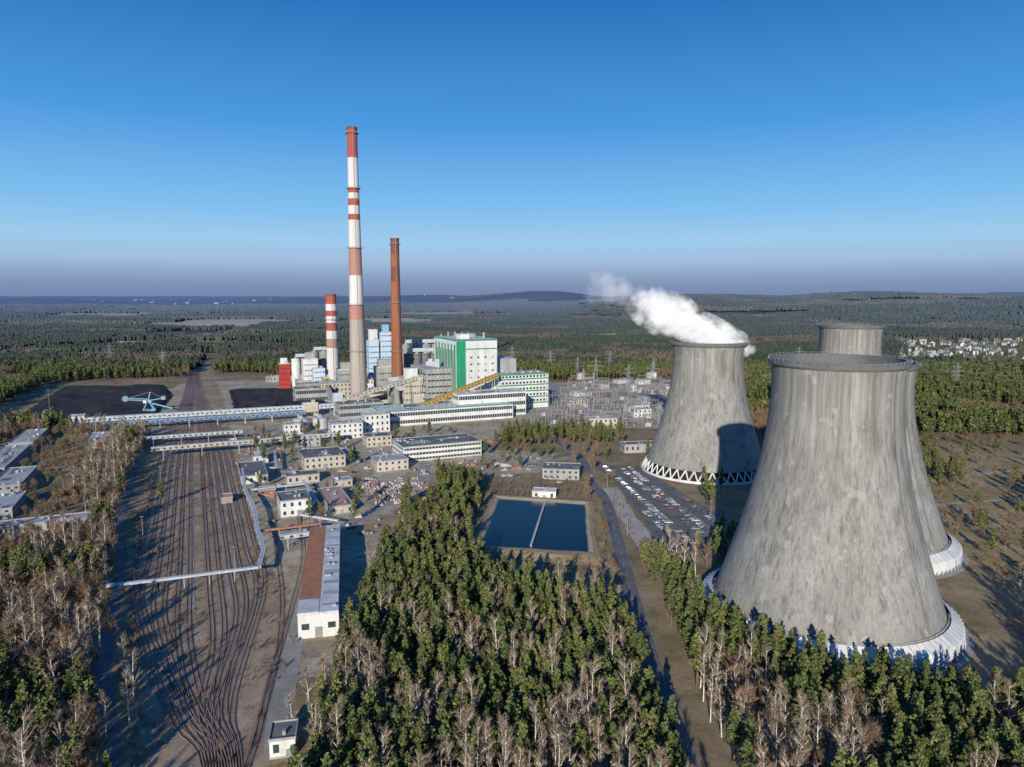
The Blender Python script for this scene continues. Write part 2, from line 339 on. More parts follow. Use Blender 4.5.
# ------------------------------------------------------------------ cooling towers
def tower(name,x,y,H,rt,rb,zt,rtop,apron):
    mb=MB(); n=120; K=(rb*rb-rt*rt)/((zt-7)**2)
    def rad(z):
        if z>zt: return rt+(rtop-rt)*((z-zt)/(H-zt))**1.5
        return math.sqrt(rt*rt+K*(zt-z)**2)
    zs=[7+(H-7)*i/50 for i in range(51)]; vs=[];fs=[]
    for z in zs:
        for i in range(n):
            a=2*math.pi*i/n; r=rad(z); vs.append((r*math.cos(a),r*math.sin(a),z))
    for j in range(50):
        for i in range(n): fs.append((j*n+i,j*n+(i+1)%n,(j+1)*n+(i+1)%n,(j+1)*n+i))
    mb.add(vs,fs,'tower_concrete')
    vs=[];fs=[]
    for z in zs:
        for i in range(n):
            a=2*math.pi*i/n; r=rad(z)-.7; vs.append((r*math.cos(a),r*math.sin(a),z))
    for j in range(50):
        for i in range(n): fs.append((j*n+i,(j+1)*n+i,(j+1)*n+(i+1)%n,j*n+(i+1)%n))
    mb.add(vs,fs,'silo_dark')
    def ring(r0,z0,r1,z1,mt,st=1):
        vs=[]
        for r,z in((r0,z0),(r1,z1)):
            for i in range(n): a=2*math.pi*i/n; vs.append((r*math.cos(a),r*math.sin(a),z))
        mb.add(vs,[(i,(i+1)%n,n+(i+1)%n,n+i) for i in range(n)],mt)
    rT=rad(H)
    ring(rT+.05,H-2.4,rT+1.1,H-1.6,'silo_concrete'); ring(rT+1.1,H-1.6,rT+1.1,H-.4,'silo_dark'); ring(rT+1.1,H-.4,rT+.1,H-.4,'silo_dark')
    ring(rT+.1,H-.4,rT+.1,H+.3,'silo_dark'); ring(rT+.1,H+.3,rT-.8,H+.3,'silo_concrete'); ring(rT-.8,H+.3,rT-.8,H-3,'silo_dark')
    for i in range(60):
        a=2*math.pi*i/60; c,s=math.cos(a),math.sin(a); mb.beam(((rT+1)*c,(rT+1)*s,H-.4),((rT+1)*c,(rT+1)*s,H+.8),.1,.1,'steel')
    ring(rT+.98,H+.72,rT+1.06,H+.8,'steel')
    r7=rad(7); ring(r7+.05,8.3,r7+.6,7,'tower_concrete'); ring(r7+.6,7,r7-.7,6.9,'tower_concrete')
    N=44; rg=r7+3.2
    for i in range(N):
        a0=2*math.pi*i/N; 
        for s in(-.5,.5):
            a1=a0+s*2*math.pi/N
            mb.beam((r7*math.cos(a0),r7*math.sin(a0),7.2),(rg*math.cos(a1),rg*math.sin(a1),.6),.7,.7,'white_wall')
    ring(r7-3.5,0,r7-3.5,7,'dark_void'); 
    ring(rg+1.2,0,rg+1.2,1.6,'white_wall'); ring(rg+1.2,1.6,rg+.8,1.6,'white_wall'); ring(rg+.8,1.6,rg+.8,.4,'gray_wall'); ring(rg+.8,.4,r7-3.5,.4,'pond_water')
    if apron:
        M=90
        for i in range(M):
            a0=2*math.pi*i/M; a1=a0+2*math.pi/M*.95
            def P(r,a,z): return (r*math.cos(a),r*math.sin(a),z)
            mb.add([P(r7+1,a0,7.9),P(r7+1,a1,7.9),P(rg+1.6,a1,5.4),P(rg+1.6,a0,5.4),P(rg+2.4,a1,1.8),P(rg+2.4,a0,1.8)],[(0,3,2,1),(3,5,4,2)],'white_wall' if (i*7)%11 else 'light_roof')
            mb.beam(P(rg+1.65,a0,5.45),P(rg+2.45,a0,0),.3,.3,'pale_steel')
        ring(rg+5,.12,rg+1.2,.12,'concrete_slab')
    for k in range(40):
        z0=9+(H-12)*k/40;z1=9+(H-12)*(k+1)/40; a=math.radians(-60)
        for da in(-.012,.012):
            mb.beam(((rad(z0)+.5)*math.cos(a+da),(rad(z0)+.5)*math.sin(a+da),z0),((rad(z1)+.5)*math.cos(a+da),(rad(z1)+.5)*math.sin(a+da),z1),.12,.12,'steel')
    o=mb.obj(name,(x,y,0))
    o.data.polygons.foreach_set('use_smooth',[i<50*n*2 for i in range(len(mb.f))])
    EXC.append((x,y,rb+7)); return o
tower('cooling_tower',118,260,97,22.3,40,88,22.7,True)
tower('cooling_tower',134,490,88.5,23.2,39.5,79,24.6,False)
tower('cooling_tower',166,340,88.5,22.5,40.5,80,23.3,True)
tower('cooling_tower',263,560,97,22,39,86,22.6,False)
# ------------------------------------------------------------------ chimneys
def chimney(name,x,y,H,r0,r1,bands,plat):
    mb=MB()
    def r(z): t=z/H; return r0+(r1-r0)*(1-(1-t)**1.35)
    zs=sorted(set([0]+[b[0] for b in bands]+[H]+[H*i/24 for i in range(25)]))
    for a,b in zip(zs,zs[1:]):
        m=[q[1] for q in bands if q[0]<=a+1e-6][-1]
        mb.cyl(0,0,a,r(a),r(b),b-a,40,m,False)
    mb.cyl(0,0,H-1.5,r(H)+.4,r(H)+.4,1.6,28,'chimney_rust_dark',False)
    mb.add([((r(H)+.4)*math.cos(i*.2244),(r(H)+.4)*math.sin(i*.2244),H+.1) for i in range(28)],[tuple(range(28))],'silo_dark')
    for z in plat:
        mb.cyl(0,0,z-.4,r(z)+1.6,r(z)+1.6,.4,28,'steel')
        for i in range(16):
            a=i*math.pi/8; mb.beam(((r(z)+1.5)*math.cos(a),(r(z)+1.5)*math.sin(a),z),((r(z)+1.5)*math.cos(a),(r(z)+1.5)*math.sin(a),z+1.2),.12,.12,'steel')
        mb.cyl(0,0,z+1.1,r(z)+1.6,r(z)+1.6,.15,28,'steel',False)
    for k in range(30):
        a=-1.2; z0=H*k/30;z1=H*(k+1)/30
        mb.beam(((r(z0)+.4)*math.cos(a),(r(z0)+.4)*math.sin(a),z0),((r(z1)+.4)*math.cos(a),(r(z1)+.4)*math.sin(a),z1),.5,.4,'steel')
    mb.obj(name,(x,y,0))
W,RD,FD,CC='chimney_white','chimney_red','chimney_faded','chimney_concrete'
chimney('striped_chimney',-167.5,780,294,9.6,5.2,[(0,CC),(94,FD),(110,W),(141,FD),(170,W),(199,RD),(205,W),(214,RD),(221,W),(227,RD),(232,W),(263,RD)],[60,110,170,232,288])
chimney('rust_brown_chimney',-125,780,180,6.8,4.5,[(0,CC),(14,'chimney_rust'),(88,'chimney_rust'),(112,'chimney_rust'),(135,'chimney_rust_dark'),(150,'chimney_rust'),(163,'chimney_rust_dark')],[60,112,174])
chimney('small_striped_chimney',-225,900,121,7.5,6.5,[(0,W),(44,W),(56,FD),(66,W),(76,RD),(86,W),(94,RD),(101,W),(109,RD)],[56,90])
# ------------------------------------------------------------------ buildings
def building(name,x,y,w,d,h,wall='white_wall',roof='dark_roof',floors=1,rot=ROT,win='punch',trim=None,vents=3,z0=0,bay=4.0,door=True):
    mb=MB(); 
    mb.box(w/2,d/2,0,w,d,h,wall); mb.box(w/2,d/2,0.0,w+.12,d+.12,.6,'gray_wall')
    mb.box(w/2,d/2,h+.004,w+.5,d+.5,.3,trim or 'gray_wall',roof)
    for (a,b,c,e) in((w/2,-.1,w+.5,.3),(w/2,d+.1,w+.5,.3)): mb.box(a,b,h+.3,c,e,.45,trim or 'gray_wall')
    for (a,b,c,e) in((-.1,d/2,.3,d-.1),(w+.1,d/2,.3,d-.1)): mb.box(a,b,h+.3,c,e,.44,trim or 'gray_wall')
    for k in range(vents):
        a,b=R.uniform(1.5,w-1.5),R.uniform(1.5,d-1.5); s=R.uniform(.6,1.8)
        mb.box(a,b,h+.3,s,s*R.uniform(.7,1.6),R.uniform(.5,1.6),R.choice(['galvanised','light_roof','gray_wall']))
        if R.random()<.3: mb.cyl(a,b,h+1,.25,.25,R.uniform(1,3),8,'galvanised')
    for k in range(min(12,int(w*d/70))):
        pw,pd=R.uniform(1.5,w*.35),R.uniform(1.5,d*.35); mb.box(R.uniform(pw/2+.5,w-pw/2-.5),R.uniform(pd/2+.5,d-pd/2-.5),h+.30,pw,pd,.01+.004*k,R.choice(['dark_roof','gray_roof',roof,roof]))
    fh=h/floors
    for fl in range(floors):
        zb=fl*fh+fh*.35; wh=min(fh*.45,6)
        if win=='strip':
            for a,b,c,e in((w/2,-.03,w-1.4,.1),(w/2,d+.03,w-1.4,.1),(-.03,d/2,.1,d-1.4),(w+.03,d/2,.1,d-1.4)): mb.box(a,b,zb,c,e,wh,'window_glass')
            k=2.0
            while k<w-1: mb.box(k,-.10,zb,.3,.06,wh,wall); k+=2.4
            k=2.0
            while k<d-1: mb.box(-.10,k,zb,.06,.3,wh,wall); mb.box(w+.1,k,zb,.06,.3,wh,wall); k+=2.4
        else:
            n=max(1,int(w/bay)); 
            for i in range(n):
                cx=(i+.5)*w/n
                for yy,sg in((0,-1),(d,1)):
                    if fl==0 and i==n//2 and sg<0 and door:
                        mb.box(cx,-.09,0,1.6 if h<8 else 3,.1,min(2.4 if h<8 else 4,fh*.8),'steel'); continue
                    mb.box(cx,yy+sg*.03,zb,1.5,.08,wh,'window_glass'); mb.box(cx,yy+sg*.08,zb-.14,1.8,.16,.12,'light_roof')
            n=max(1,int(d/bay))
            for i in range(n):
                cy=(i+.5)*d/n
                for xx,sg in((0,-1),(w,1)): mb.box(xx+sg*.03,cy,zb,.08,1.5,wh,'window_glass'); mb.box(xx+sg*.08,cy,zb-.14,.16,1.8,.12,'light_roof')
    c,s=math.cos(rot),math.sin(rot)
    def T(a,b): return (x+a*c-b*s,y+a*s+b*c)
    EXP.append([T(-4,-4),T(w+4,-4),T(w+4,d+4),T(-4,d+4)])
    return mb.obj(name,(x,y,z0),rot)
B=building
B('workshop_building',-172,447,16,42,5,'white_wall','dark_roof',1)
B('white_workshop',-125,378,16,20,9,'white_wall','dark_roof',2)
B('brick_workshop',-143,486,28,30,8,'cream_wall','dark_roof',2)
B('brick_shed',-143,447,20,12,5,'cream_wall','dark_roof',1)
B('pink_roof_shed',-100,384,13,42,4,'cream_wall','pink_roof',1,vents=5)
B('signal_hut',-63,174,6.5,8,5,'white_wall','dark_roof',1,rot=math.radians(12),vents=1,bay=3)
B('storage_shed',-152,420,10,8,3.5,'brick_red','tile_roof',1,vents=0)
B('storage_shed',-168,405,6,9,3.2,'pink_roof','pink_roof',1,vents=0)
B('storage_shed',-112,440,12,8,4,'cream_wall','gray_roof',1,vents=1)
B('storage_shed',-132,520,14,9,4,'white_wall','light_roof',1,vents=1)
B('storage_shed',-185,505,10,16,5,'white_wall','light_roof',1,vents=1)
B('office_building',-78,508,60,32,11,'white_wall','dark_roof',3,win='strip',vents=14,bay=3)
B('annex_building',-92,480,22,18,7,'cream_wall','gray_roof',2)
B('turbine_hall',-120,645,132,40,14,'white_wall','light_roof',2,win='strip',vents=22,trim='green_paint')
B('machine_hall',-52,690,72,24,24,'white_wall','light_roof',3,win='strip',vents=10)
B('white_plant_building',-150,590,26,18,13,'white_wall','light_roof',3)
B('white_plant_building',-128,618,22,14,16,'white_wall','light_roof',3)
B('white_plant_building',-196,610,16,12,9,'white_wall','gray_roof',2)
B('pump_house',-170,560,18,14,7,'gray_wall','gray_roof',2)
B('pump_house',-115,560,20,16,8,'cream_wall','dark_roof',2)
B('conveyor_head_house',-392,628,12,11,13,'white_wall','light_roof',2)
B('conveyor_head_house',-345,610,10,8,5,'white_wall','light_roof',1,vents=0)
B('flat_roof_office',20,462,24,18,6.5,'gray_wall','dark_roof',2,rot=math.radians(-8))
B('pond_pump_house',12,416,14,7,4.5,'white_wall','light_roof',1,rot=math.radians(-8),vents=1)
B('garage_building',86,540,30,12,6,'gray_wall','dark_roof',1,rot=math.radians(8))
B('switch_house',70,640,26,12,9,'cream_wall','gray_roof',2,rot=math.radians(10))
B('switch_house',120,700,18,12,8,'white_wall','gray_roof',2,rot=math.radians(10))
for (x,y,w,d,h) in((-352,460,17,84,6),(-312,418,16,52,6),(-284,372,15,36,5.5),(-262,346,46,11,4.5),(-388,545,16,60,6),(-336,556,14,40,5)):
    B('garage_row',x,y,w,d,h,'gray_wall','gray_roof',2 if h>5 else 1,vents=5)
def orange_hall():
    mb=MB(); w,d,h=14,98,8.5
    mb.box(w/2,d/2,0,w,d,h,'white_wall')
    mb.box(w*.25,d/2+6,h+.01,w*.5+.3,d-12,.6,'rust_roof'); mb.box(w*.76,d/2,h+.01,w*.47,d+.5,.9,'light_roof'); mb.box(w*.25,6,h+.01,w*.5+.3,11.8,.9,'light_roof')
    for i in range(22):
        y=3+i*4.4; mb.box(w+.03,y,3.5,.08,2.2,2.4,'window_glass'); mb.box(-.03,y,3.5,.08,2.2,2.4,'window_glass')
        if y>13: mb.box(w*.25,y,h+.61,w*.5,.15,.05,'tile_roof')
    for i in range(9): mb.box(w*.78,6+i*10.5,h+.91,w*.4,R.uniform(1.5,5),.02,'gray_roof')
    for i in range(3): mb.box(2.5+i*4.5,-.04,0 if i==1 else 3.2,2.6,.1,4 if i==1 else 2.2,'steel' if i==1 else 'window_glass')
    for i in range(12): mb.box(R.uniform(8,13),R.uniform(3,d-3),h+.9,1.2,1.6,.6,'galvanised')
    mb.obj('long_depot_building',(-75,240,0),math.radians(13))
    EXP.append([(-82,232),(-54,236),(-74,345),(-104,345)])
orange_hall()
def boiler():
    mb=MB(); w,d,h=45,75,73
    mb.box(w/2,d/2,0,w,d,h,'white_wall')
    mb.box(w/2,d/2,h+.01,w+.6,d+.6,1.5,'green_paint','light_roof')
    mb.box(5,-.1,0,10,.3,h-.2,'green_paint')
    mb.box(27.5,-.08,64,34,.25,1.2,'green_paint')
    for k in range(7): mb.box(-.1,5+k*10.5,6,.3,4.2,h-10,'green_paint')
    for k in range(6): mb.box(-.12,10.4+k*10.5,10,.3,2,h-20,'window_glass')
    for k in range(4):
        for z in range(8): mb.box(16+k*8,-.06,6+z*7,2.2,.2,1.6,'window_glass' if (z*3+k)%4 else 'gray_wall')
    for k in range(12): mb.box(11+k*3,-.04,1,.1,.12,62,'gray_wall')
    mb.box(14,20,h+1.5,10,14,5,'white_wall','gray_roof'); mb.box(30,45,h+1.5,8,20,4,'gray_wall'); mb.cyl(36,15,h+1.5,1.2,1.2,6,12,'galvanised')
    for k in range(5): mb.cyl(6+k*8,68,h+1.5,.8,.8,R.uniform(2,5),10,'galvanised')
    mb.box(w+14,d/2+6,0,28,60,52,'gray_wall','light_roof'); 
    mb.box(-14,44,0,28,60,44,'gray_wall','gray_roof')
    for z in range(6):
        mb.box(-14,13.9,5+z*6.5,26,.2,1.6,'window_glass'); mb.box(-28.1,44,5+z*6.5,.2,56,1.6,'window_glass')
    for k in range(7): mb.beam((-27+k*4.2,13.6,0),(-27+k*4.2,13.6,44),.5,.5,'gray_wall')
    for k in range(6): mb.beam((-30-k*.3,20+k*8,44),(-36,20+k*8,0),.6,.6,'steel'); mb.cyl(-10-k*1,30+k*5,44,1.4,1.4,R.uniform(4,9),10,'pale_steel')
    for k in range(3):
        mb.beam((-28,30+k*14,26+k*3),(-58,26+k*14,24+k*3),5,5,'pale_steel'); mb.beam((-58,26+k*14,24+k*3),(-58,20+k*14,6),4.5,4.5,'silo_concrete')
    mb.obj('boiler_house',(-57,737,0),ROT)
    mb=MB(); w,d,h=58,34,36
    mb.box(w/2,d/2,0,w,d,h,'white_wall'); mb.box(w/2,d/2,h+.01,w+.6,d+.6,1.2,'green_paint','gray_roof')
    for z in (5,11.5,18,24.5,31): 
        mb.box(w/2,-.1,z,w-.4,.3,1.3,'green_paint'); mb.box(w/2,-.06,z+2.2,w-3,.2,2.2,'window_glass'); mb.box(w+.1,d/2,z,.3,d-.4,1.3,'green_paint')
        for k in range(14): mb.box(3+k*4,-.12,z+2.2,1.6,.25,2.2,'white_wall')
    for k in range(8): mb.box(R.uniform(4,54),R.uniform(4,30),h+1.2,3,3,2,'galvanised')
    mb.obj('green_banded_plant_building',(-14,748,0),ROT)
boiler()
def silos(name,x,y,n,r,h,step,mt,dirv=(1,0),head=True):
    mb=MB()
    for i in range(n):
        cx,cy=i*step*dirv[0],i*step*dirv[1]
        mb.cyl(cx,cy,0,r,r,h,24,mt,True,'gray_roof'); mb.cyl(cx,cy,h,r*.5,.5,2.5,16,'galvanised'); mb.cyl(cx,cy,h*.92,r+.15,r+.15,.5,24,'steel',False)
    if head:
        L=(n-1)*step
        mb.beam((0,0,h+4),(L*dirv[0],L*dirv[1],h+4),r*.9,4,'pale_steel')
    mb.obj(name,(x,y,0),ROT,smooth=False)
silos('concrete_silo_row',-125,845,5,6,62,12.6,'silo_concrete')
silos('concrete_silo_row',-118,815,4,5,54,10.4,'silo_dark')
silos('white_silo_pair',-282,935,2,5.5,38,13,'white_wall')
silos('grey_silo_row',-262,950,3,6,46,12.5,'silo_concrete')
silos('storage_tank',-190,640,2,7,10,17,'pale_steel',head=False)
def tall(name,x,y,w,d,h,wall,roof='gray_roof',step=()):
    mb=MB(); mb.box(w/2,d/2,0,w,d,h,wall,roof)
    z=4
    while z<h-4:
        mb.box(w/2,-.08,z,w-1,.2,1.4,'window_glass'); mb.box(-.08,d/2,z,.2,d-1,1.4,'window_glass'); 
        for k in range(int(w/3)): mb.box(1.5+k*3,-.12,z,1.2,.25,1.4,wall)
        for k in range(int(d/3)): mb.box(-.12,1.5+k*3,z,.25,1.2,1.4,wall)
        z+=7
    for(a,b,ww,dd,hh,m)in step: mb.box(a,b,h+.01,ww,dd,hh,m,'gray_roof')
    mb.box(w*.7,d*.3,h+.01,w*.25,d*.25,3,'galvanised')
    mb.box(w/2,-.3,h-.5,w+.4,.2,1.2,'light_roof')
    mb.obj(name,(x,y,0),ROT)
tall('red_process_building',-300,925,13,14,32,'red_paint','light_roof',((6,7,8,8,7,'white_wall'),))
tall('blue_process_building',-184,925,13,16,62,'lightblue_wall','gray_roof',((7,8,10,10,14,'white_wall'),))
tall('blue_process_building',-170,932,14,16,72,'lightblue_wall','gray_roof',((8,8,8,8,10,'blue_paint'),))
tall('absorber_building',-262,900,18,18,40,'white_wall','gray_roof',((9,9,10,8,8,'gray_wall'),))
tall('absorber_building',-244,880,14,16,30,'lightblue_wall')
tall('precipitator_building',-150,800,24,22,40,'gray_wall','gray_roof',((12,10,18,10,8,'gray_wall'),))
tall('precipitator_building',-206,850,34,20,32,'gray_wall','dark_roof',((12,8,16,8,8,'gray_wall'),))
tall('coal_bunker_building',-112,740,26,24,34,'cream_wall','gray_roof',((10,10,12,12,10,'white_wall'),))
tall('transfer_tower',-96,700,9,9,22,'cream_wall'); tall('transfer_tower',-178,712,9,10,22,'pale_steel'); tall('transfer_tower',-222,840,8,9,24,'yellow_paint')
tall('crusher_house',-205,700,14,12,14,'cream_wall')
B('electrical_workshop_hall',-168,690,44,26,14,'gray_wall','dark_roof',2,win='strip',vents=8)
B('maintenance_hall',-240,790,44,24,16,'gray_wall','dark_roof',2,win='strip',vents=8)
B('maintenance_hall',-150,755,30,18,20,'cream_wall','gray_roof',3,win='strip',vents=6)
for k in range(16):
    x=R.uniform(-270,-140);y=R.uniform(800,990)
    w,d,h=R.uniform(16,40),R.uniform(12,26),R.uniform(7,22)
    B('plant_outbuilding',x,y,w,d,h,R.choice(['gray_wall','cream_wall','gray_wall','white_wall']),R.choice(['gray_roof','dark_roof','dark_roof','light_roof']),max(1,int(h/5)),vents=5,win=R.choice(['strip','punch']))
for k in range(10):
    x=R.uniform(-400,-250);y=R.uniform(960,1100); B('plant_outbuilding',x,y,R.uniform(8,22),R.uniform(8,14),R.uniform(4,8),R.choice(['white_wall','cream_wall','gray_wall']),'gray_roof',1)
for k in range(18):
    x=R.uniform(60,240);y=R.uniform(720,1080); B('switch_house',x,y,R.uniform(8,26),R.uniform(7,12),R.uniform(4,8),R.choice(['white_wall','cream_wall']),'gray_roof',1)
# ------------------------------------------------------------------ conveyors, bridges, pipes
def gallery(name,p,q,w,h,wall,roof,leg=24,legm='steel'):
    mb=MB(); p=Vector(p);q=Vector(q); d=q-p; L=d.length; u=d.normalized(); side=u.cross(Vector((0,0,1))).normalized()
    mb.beam(p,q,w,h,wall); up=Vector((0,0,h/2+.15)); mb.beam(p+up,q+up,w+.5,.25,roof)
    n=max(2,int(L/4))
    for i in range(n):
        a=p+d*(i/n);b=p+d*((i+1)/n)
        for s in(-1,1):
            o=side*s*(w/2+.1); z=Vector((0,0,h/2)); 
            mb.beam(a+o-z,b+o+z,.25,.25,legm) if i%2 else mb.beam(a+o+z,b+o-z,.25,.25,legm)
            mb.beam(a+o*1.0+z*.1,a+u*1.6+o+z*.1,.06,1.2,'window_glass')
    n=max(1,int(L/leg))
    for i in range(n+1):
        a=p+d*((i+.3)/(n+.6))
        for s in(-1,1):
            mb.beam(a+side*s*w*.45-Vector((0,0,h/2)),(a.x+side.x*s*w*.8,a.y+side.y*s*w*.8,0),.5,.5,legm)
        for f in(.35,.7):
            if a.z>5: mb.beam((a.x-side.x*w*.6,a.y-side.y*w*.6,a.z*f),(a.x+side.x*w*.6,a.y+side.y*w*.6,a.z*f),.3,.3,legm)
    return mb.obj(name)
gallery('coal_conveyor_bridge',(-383,635,9),(-176,716,10),5,4,'pale_steel','light_roof',legm='blue_steel')
gallery('coal_conveyor_bridge',(-370,622,7),(-200,690,7),3,2.4,'blue_steel','gray_roof',legm='pale_steel')
gallery('yellow_conveyor_gallery',(-92,686,12),(-15,736,38),4.5,4,'yellow_paint','yellow_paint',18,'cream_wall')
gallery('conveyor_gallery',(-176,716,14),(-100,745,34),4,3.5,'cream_wall','gray_roof')
gallery('conveyor_gallery',(-222,845,20),(-178,716,10),4,3.5,'cream_wall','gray_roof')
gallery('pipe_bridge',(-292,563,7),(-225,592,7),3,2,'pale_steel','light_roof')
gallery('pipe_bridge',(-264,517,8),(-202,545,8),3.5,2.5,'cream_wall','light_roof',30)
gallery('pipe_bridge',(-202,545,8),(-140,575,8),3.5,2.5,'cream_wall','light_roof',20)
gallery('pipe_bridge',(-110,330,6),(-82,342,6),2.6,1.6,'pale_steel','light_roof',12)
def pipes(name,P,r,z,mt,n=2):
    mb=MB()
    for a,b in zip(P,P[1:]):
        a=Vector(a);b=Vector(b); t=(b-a).normalized(); s=Vector((-t.y,t.x))
        for k in range(n):
            o=s*(k-(n-1)/2)*r*2.4; mb.beam((a.x+o.x,a.y+o.y,z),(b.x+o.x,b.y+o.y,z),r*2,r*2,mt)
        m=max(1,int((b-a).length/9))
        for i in range(m+1):
            c=a.lerp(b,i/m); mb.beam((c.x,c.y,0),(c.x,c.y,z-r),.4,.4,'concrete_slab'); mb.beam((c.x-s.x*1.4,c.y-s.y*1.4,z-r-.1),(c.x+s.x*1.4,c.y+s.y*1.4,z-r-.1),.3,.3,'concrete_slab')
    mb.obj(name)
pipes('heating_pipeline',[(-190,283),(-168,273),(-144,281),(-108,295),(-113,316),(-126,345),(-140,380),(-160,420),(-180,470)],.42,5,'pale_steel')
pipes('heating_pipeline',[(-160,420),(-128,436),(-112,400),(-112,372),(-90,362)],.4,4,'pale_steel')
pipes('heating_pipeline',[(-126,345),(-98,357)],.4,4,'rust_roof')
pipes('heating_pipeline',[(-180,470),(-160,478),(-178,530)],.4,4,'pale_steel')
def scrap():
    mb=MB()
    for k in range(1300):
        x,y=R.uniform(-19,19),R.uniform(-26,26); s=R.uniform(.4,1.5)
        q=noise.noise(Vector((x/8,y/8,1)))
        if q<-.1: continue
        c=R.random()+noise.noise(Vector((x/6,y/6,4)))*.5
        mb.box(x,y,0,s*R.uniform(.5,1.6),s,R.uniform(.3,1.4)+max(0,q)*1.5,'scrap_red' if c<.35 else 'light_roof' if c<.6 else 'gray_wall' if c<.85 else 'steel',taper=R.uniform(.3,1))
    mb.obj('scrap_material_pile',(-70,432,0),ROT); EXP.append([(-90,405),(-48,410),(-45,462),(-95,462)])
scrap()
BLD=[P for P in EXP if len(P)==4]
def clutter():
    mb=MB(); n=0
    while n<260:
        x,y=R.uniform(-240,20),R.uniform(350,640)
        n+=.1
        if any(inpoly(x,y,P) for P in BLD): continue
        if inpoly(x,y,[(-92,330),(-60,345),(-50,450),(20,480),(30,540),(-20,555),(-5,600),(-250,620),(-205,520),(-140,380)]):
            s=R.uniform(.5,1.8); n+=1; m=R.choice(['gray_wall','rust_roof','gray_roof','steel','dark_roof','cream_wall','ballast_dark'])
            for q in range(R.randrange(1,5)): mb.box(x+q*s*1.2,y+q*.3,0,s*1.1,s*R.uniform(.8,2.5),R.uniform(.5,2.0),m)
    mb.obj('stored_yard_materials')
clutter()
def stacker():
    mb=MB(); b='blue_paint'
    for s in(-4,4):
        mb.beam((-6,s,1),(6,s,1),1.2,1.4,b)
        for x in(-5,-2,2,5): mb.cyl(x,s,0,.6,.6,.4,10,'tyre')
        mb.beam((-5,s,1.5),(-1.5,s*.4,9),.8,.8,b); mb.beam((5,s,1.5),(1.5,s*.4,9),.8,.8,b)
    mb.box(0,0,9,6,5,3,b); mb.box(3,3,9,3,2.5,3,'white_wall'); mb.beam((0,0,12),(-2,0,20),.9,.9,b)
    for s in(-1.5,1.5):
        mb.beam((0,s,10.5),(20,s,13),.5,.5,b); mb.beam((0,s,12.5),(20,s,14.5),.4,.4,b)
        for k in range(7): mb.beam((k*3,s,10.5+k*.35),(k*3+3,s,12.8+k*.33),.25,.25,b)
        mb.beam((0,s,11),(-14,s,13),.6,.6,b); mb.beam((-2,s*.4,20),(18,s,14.6),.18,.18,'steel'); mb.beam((-2,s*.4,20),(-13,s,13.4),.18,.18,'steel')
    mb.box(-14,0,11.5,4,4,3.5,'gray_wall'); mb.beam((0,0,11.8),(20,0,14),1.4,.3,'tyre')
    for k in range(10):
        a=k*math.pi/5; mb.box(21+2.6*math.cos(a),0,13.5+2.6*math.sin(a),1,1.8,1,b)
    mb.beam((21,-.7,13.8),(21,.7,13.8),3.6,3.6,'steel')
    mb.beam((0,0,9),(-22,0,2),2,1.2,b)
    mb.obj('stacker_reclaimer',(-375,735,1),math.radians(200))
stacker()
# ------------------------------------------------------------------ railway
u=Vector((-.4035,.915)); v=Vector((.915,.4035)); O=Vector((-80,171))
def AX(s,t): p=O+u*s+v*t; return p
def tracks():
    rl=MB(); sl=MB()
    lines=[]
    Nt=12
    for i in range(Nt):
        t=-24+i*4.25+(3 if i>5 else 0)
        near=-3+ (i%2)*4.5+ i*.35
        st=70+abs(i-6)*9
        lines.append([AX(-60,near+2),AX(0,near+4),AX(30,near*.6+t*.25),AX(st,t),AX(st+60,t),AX(240,t),AX(330,t),AX(430,t*.95),AX(560,t*.75),AX(700,t*.5),AX(880,t*.35),AX(1200,t*.3)])
    lines.append([Vector((-66,120)),Vector((-68,171)),Vector((-76,213)),Vector((-85,264)),Vector((-97,322)),Vector((-118,385))])
    lines.append([Vector((-68,171)),Vector((-78,225)),Vector((-92,275)),Vector((-112,330)),Vector((-133,390))])
    for P in lines:
        c=catmull(P,5)
        for a,b in zip(c,c[1:]):
            t=(b-a).normalized(); n=Vector((-t.y,t.x))
            for s in(-.72,.72):
                p=a+n*s;q=b+n*s; rl.beam((p.x,p.y,.31),(q.x,q.y,.31),.15 if a.y<500 else .22,.16,'rail_steel')
            if a.y<620:
                m=max(1,round((b-a).length/.7))
                for k in range(m):
                    p=a.lerp(b,k/m); x0=p+n*1.3;x1=p-n*1.3
                    sl.add([(x0.x-t.x*.13,x0.y-t.y*.13,.2),(x1.x-t.x*.13,x1.y-t.y*.13,.2),(x1.x+t.x*.13,x1.y+t.y*.13,.2),(x0.x+t.x*.13,x0.y+t.y*.13,.2)],[(0,1,2,3)],'sleeper')
    rl.obj('railway_rails'); sl.obj('railway_sleepers')
    for i in range(Nt):
        P=lines[i]; strip('railway_track_bed',[(p.x,p.y) for p in P[2:]],2.6+R.uniform(-.3,.7),.08+i*.004,R.choice(['ballast_dark','ballast_rust','ballast','ballast_dark','ballast_rust']),ex=False,wob=.35)
    for t0 in (-1.6,12,22):
        strip('ballast_walkway',[tuple(AX(s,t0)) for s in (100,170,240,330,430)],1.6,.14,'old_road',ex=False,wob=.4)
tracks()
def mast(name,x,y,h):
    mb=MB(); mb.cyl(0,0,0,.2,.09,h,8,'steel')
    mb.box(0,0,h,1.4,.25,.15,'steel')
    for k in(-1,1): mb.box(k*.5,-.2,h+.1,.4,.3,.25,'galvanised')
    mb.obj(name,(x,y,0),R.uniform(-.5,.5))
for x,y,h in((-455,700,28),(-175,330,16),(-215,430,16),(-120,300,12),(60,440,9),(58,350,9),(108,380,9)): mast('floodlight_mast',x,y,h)
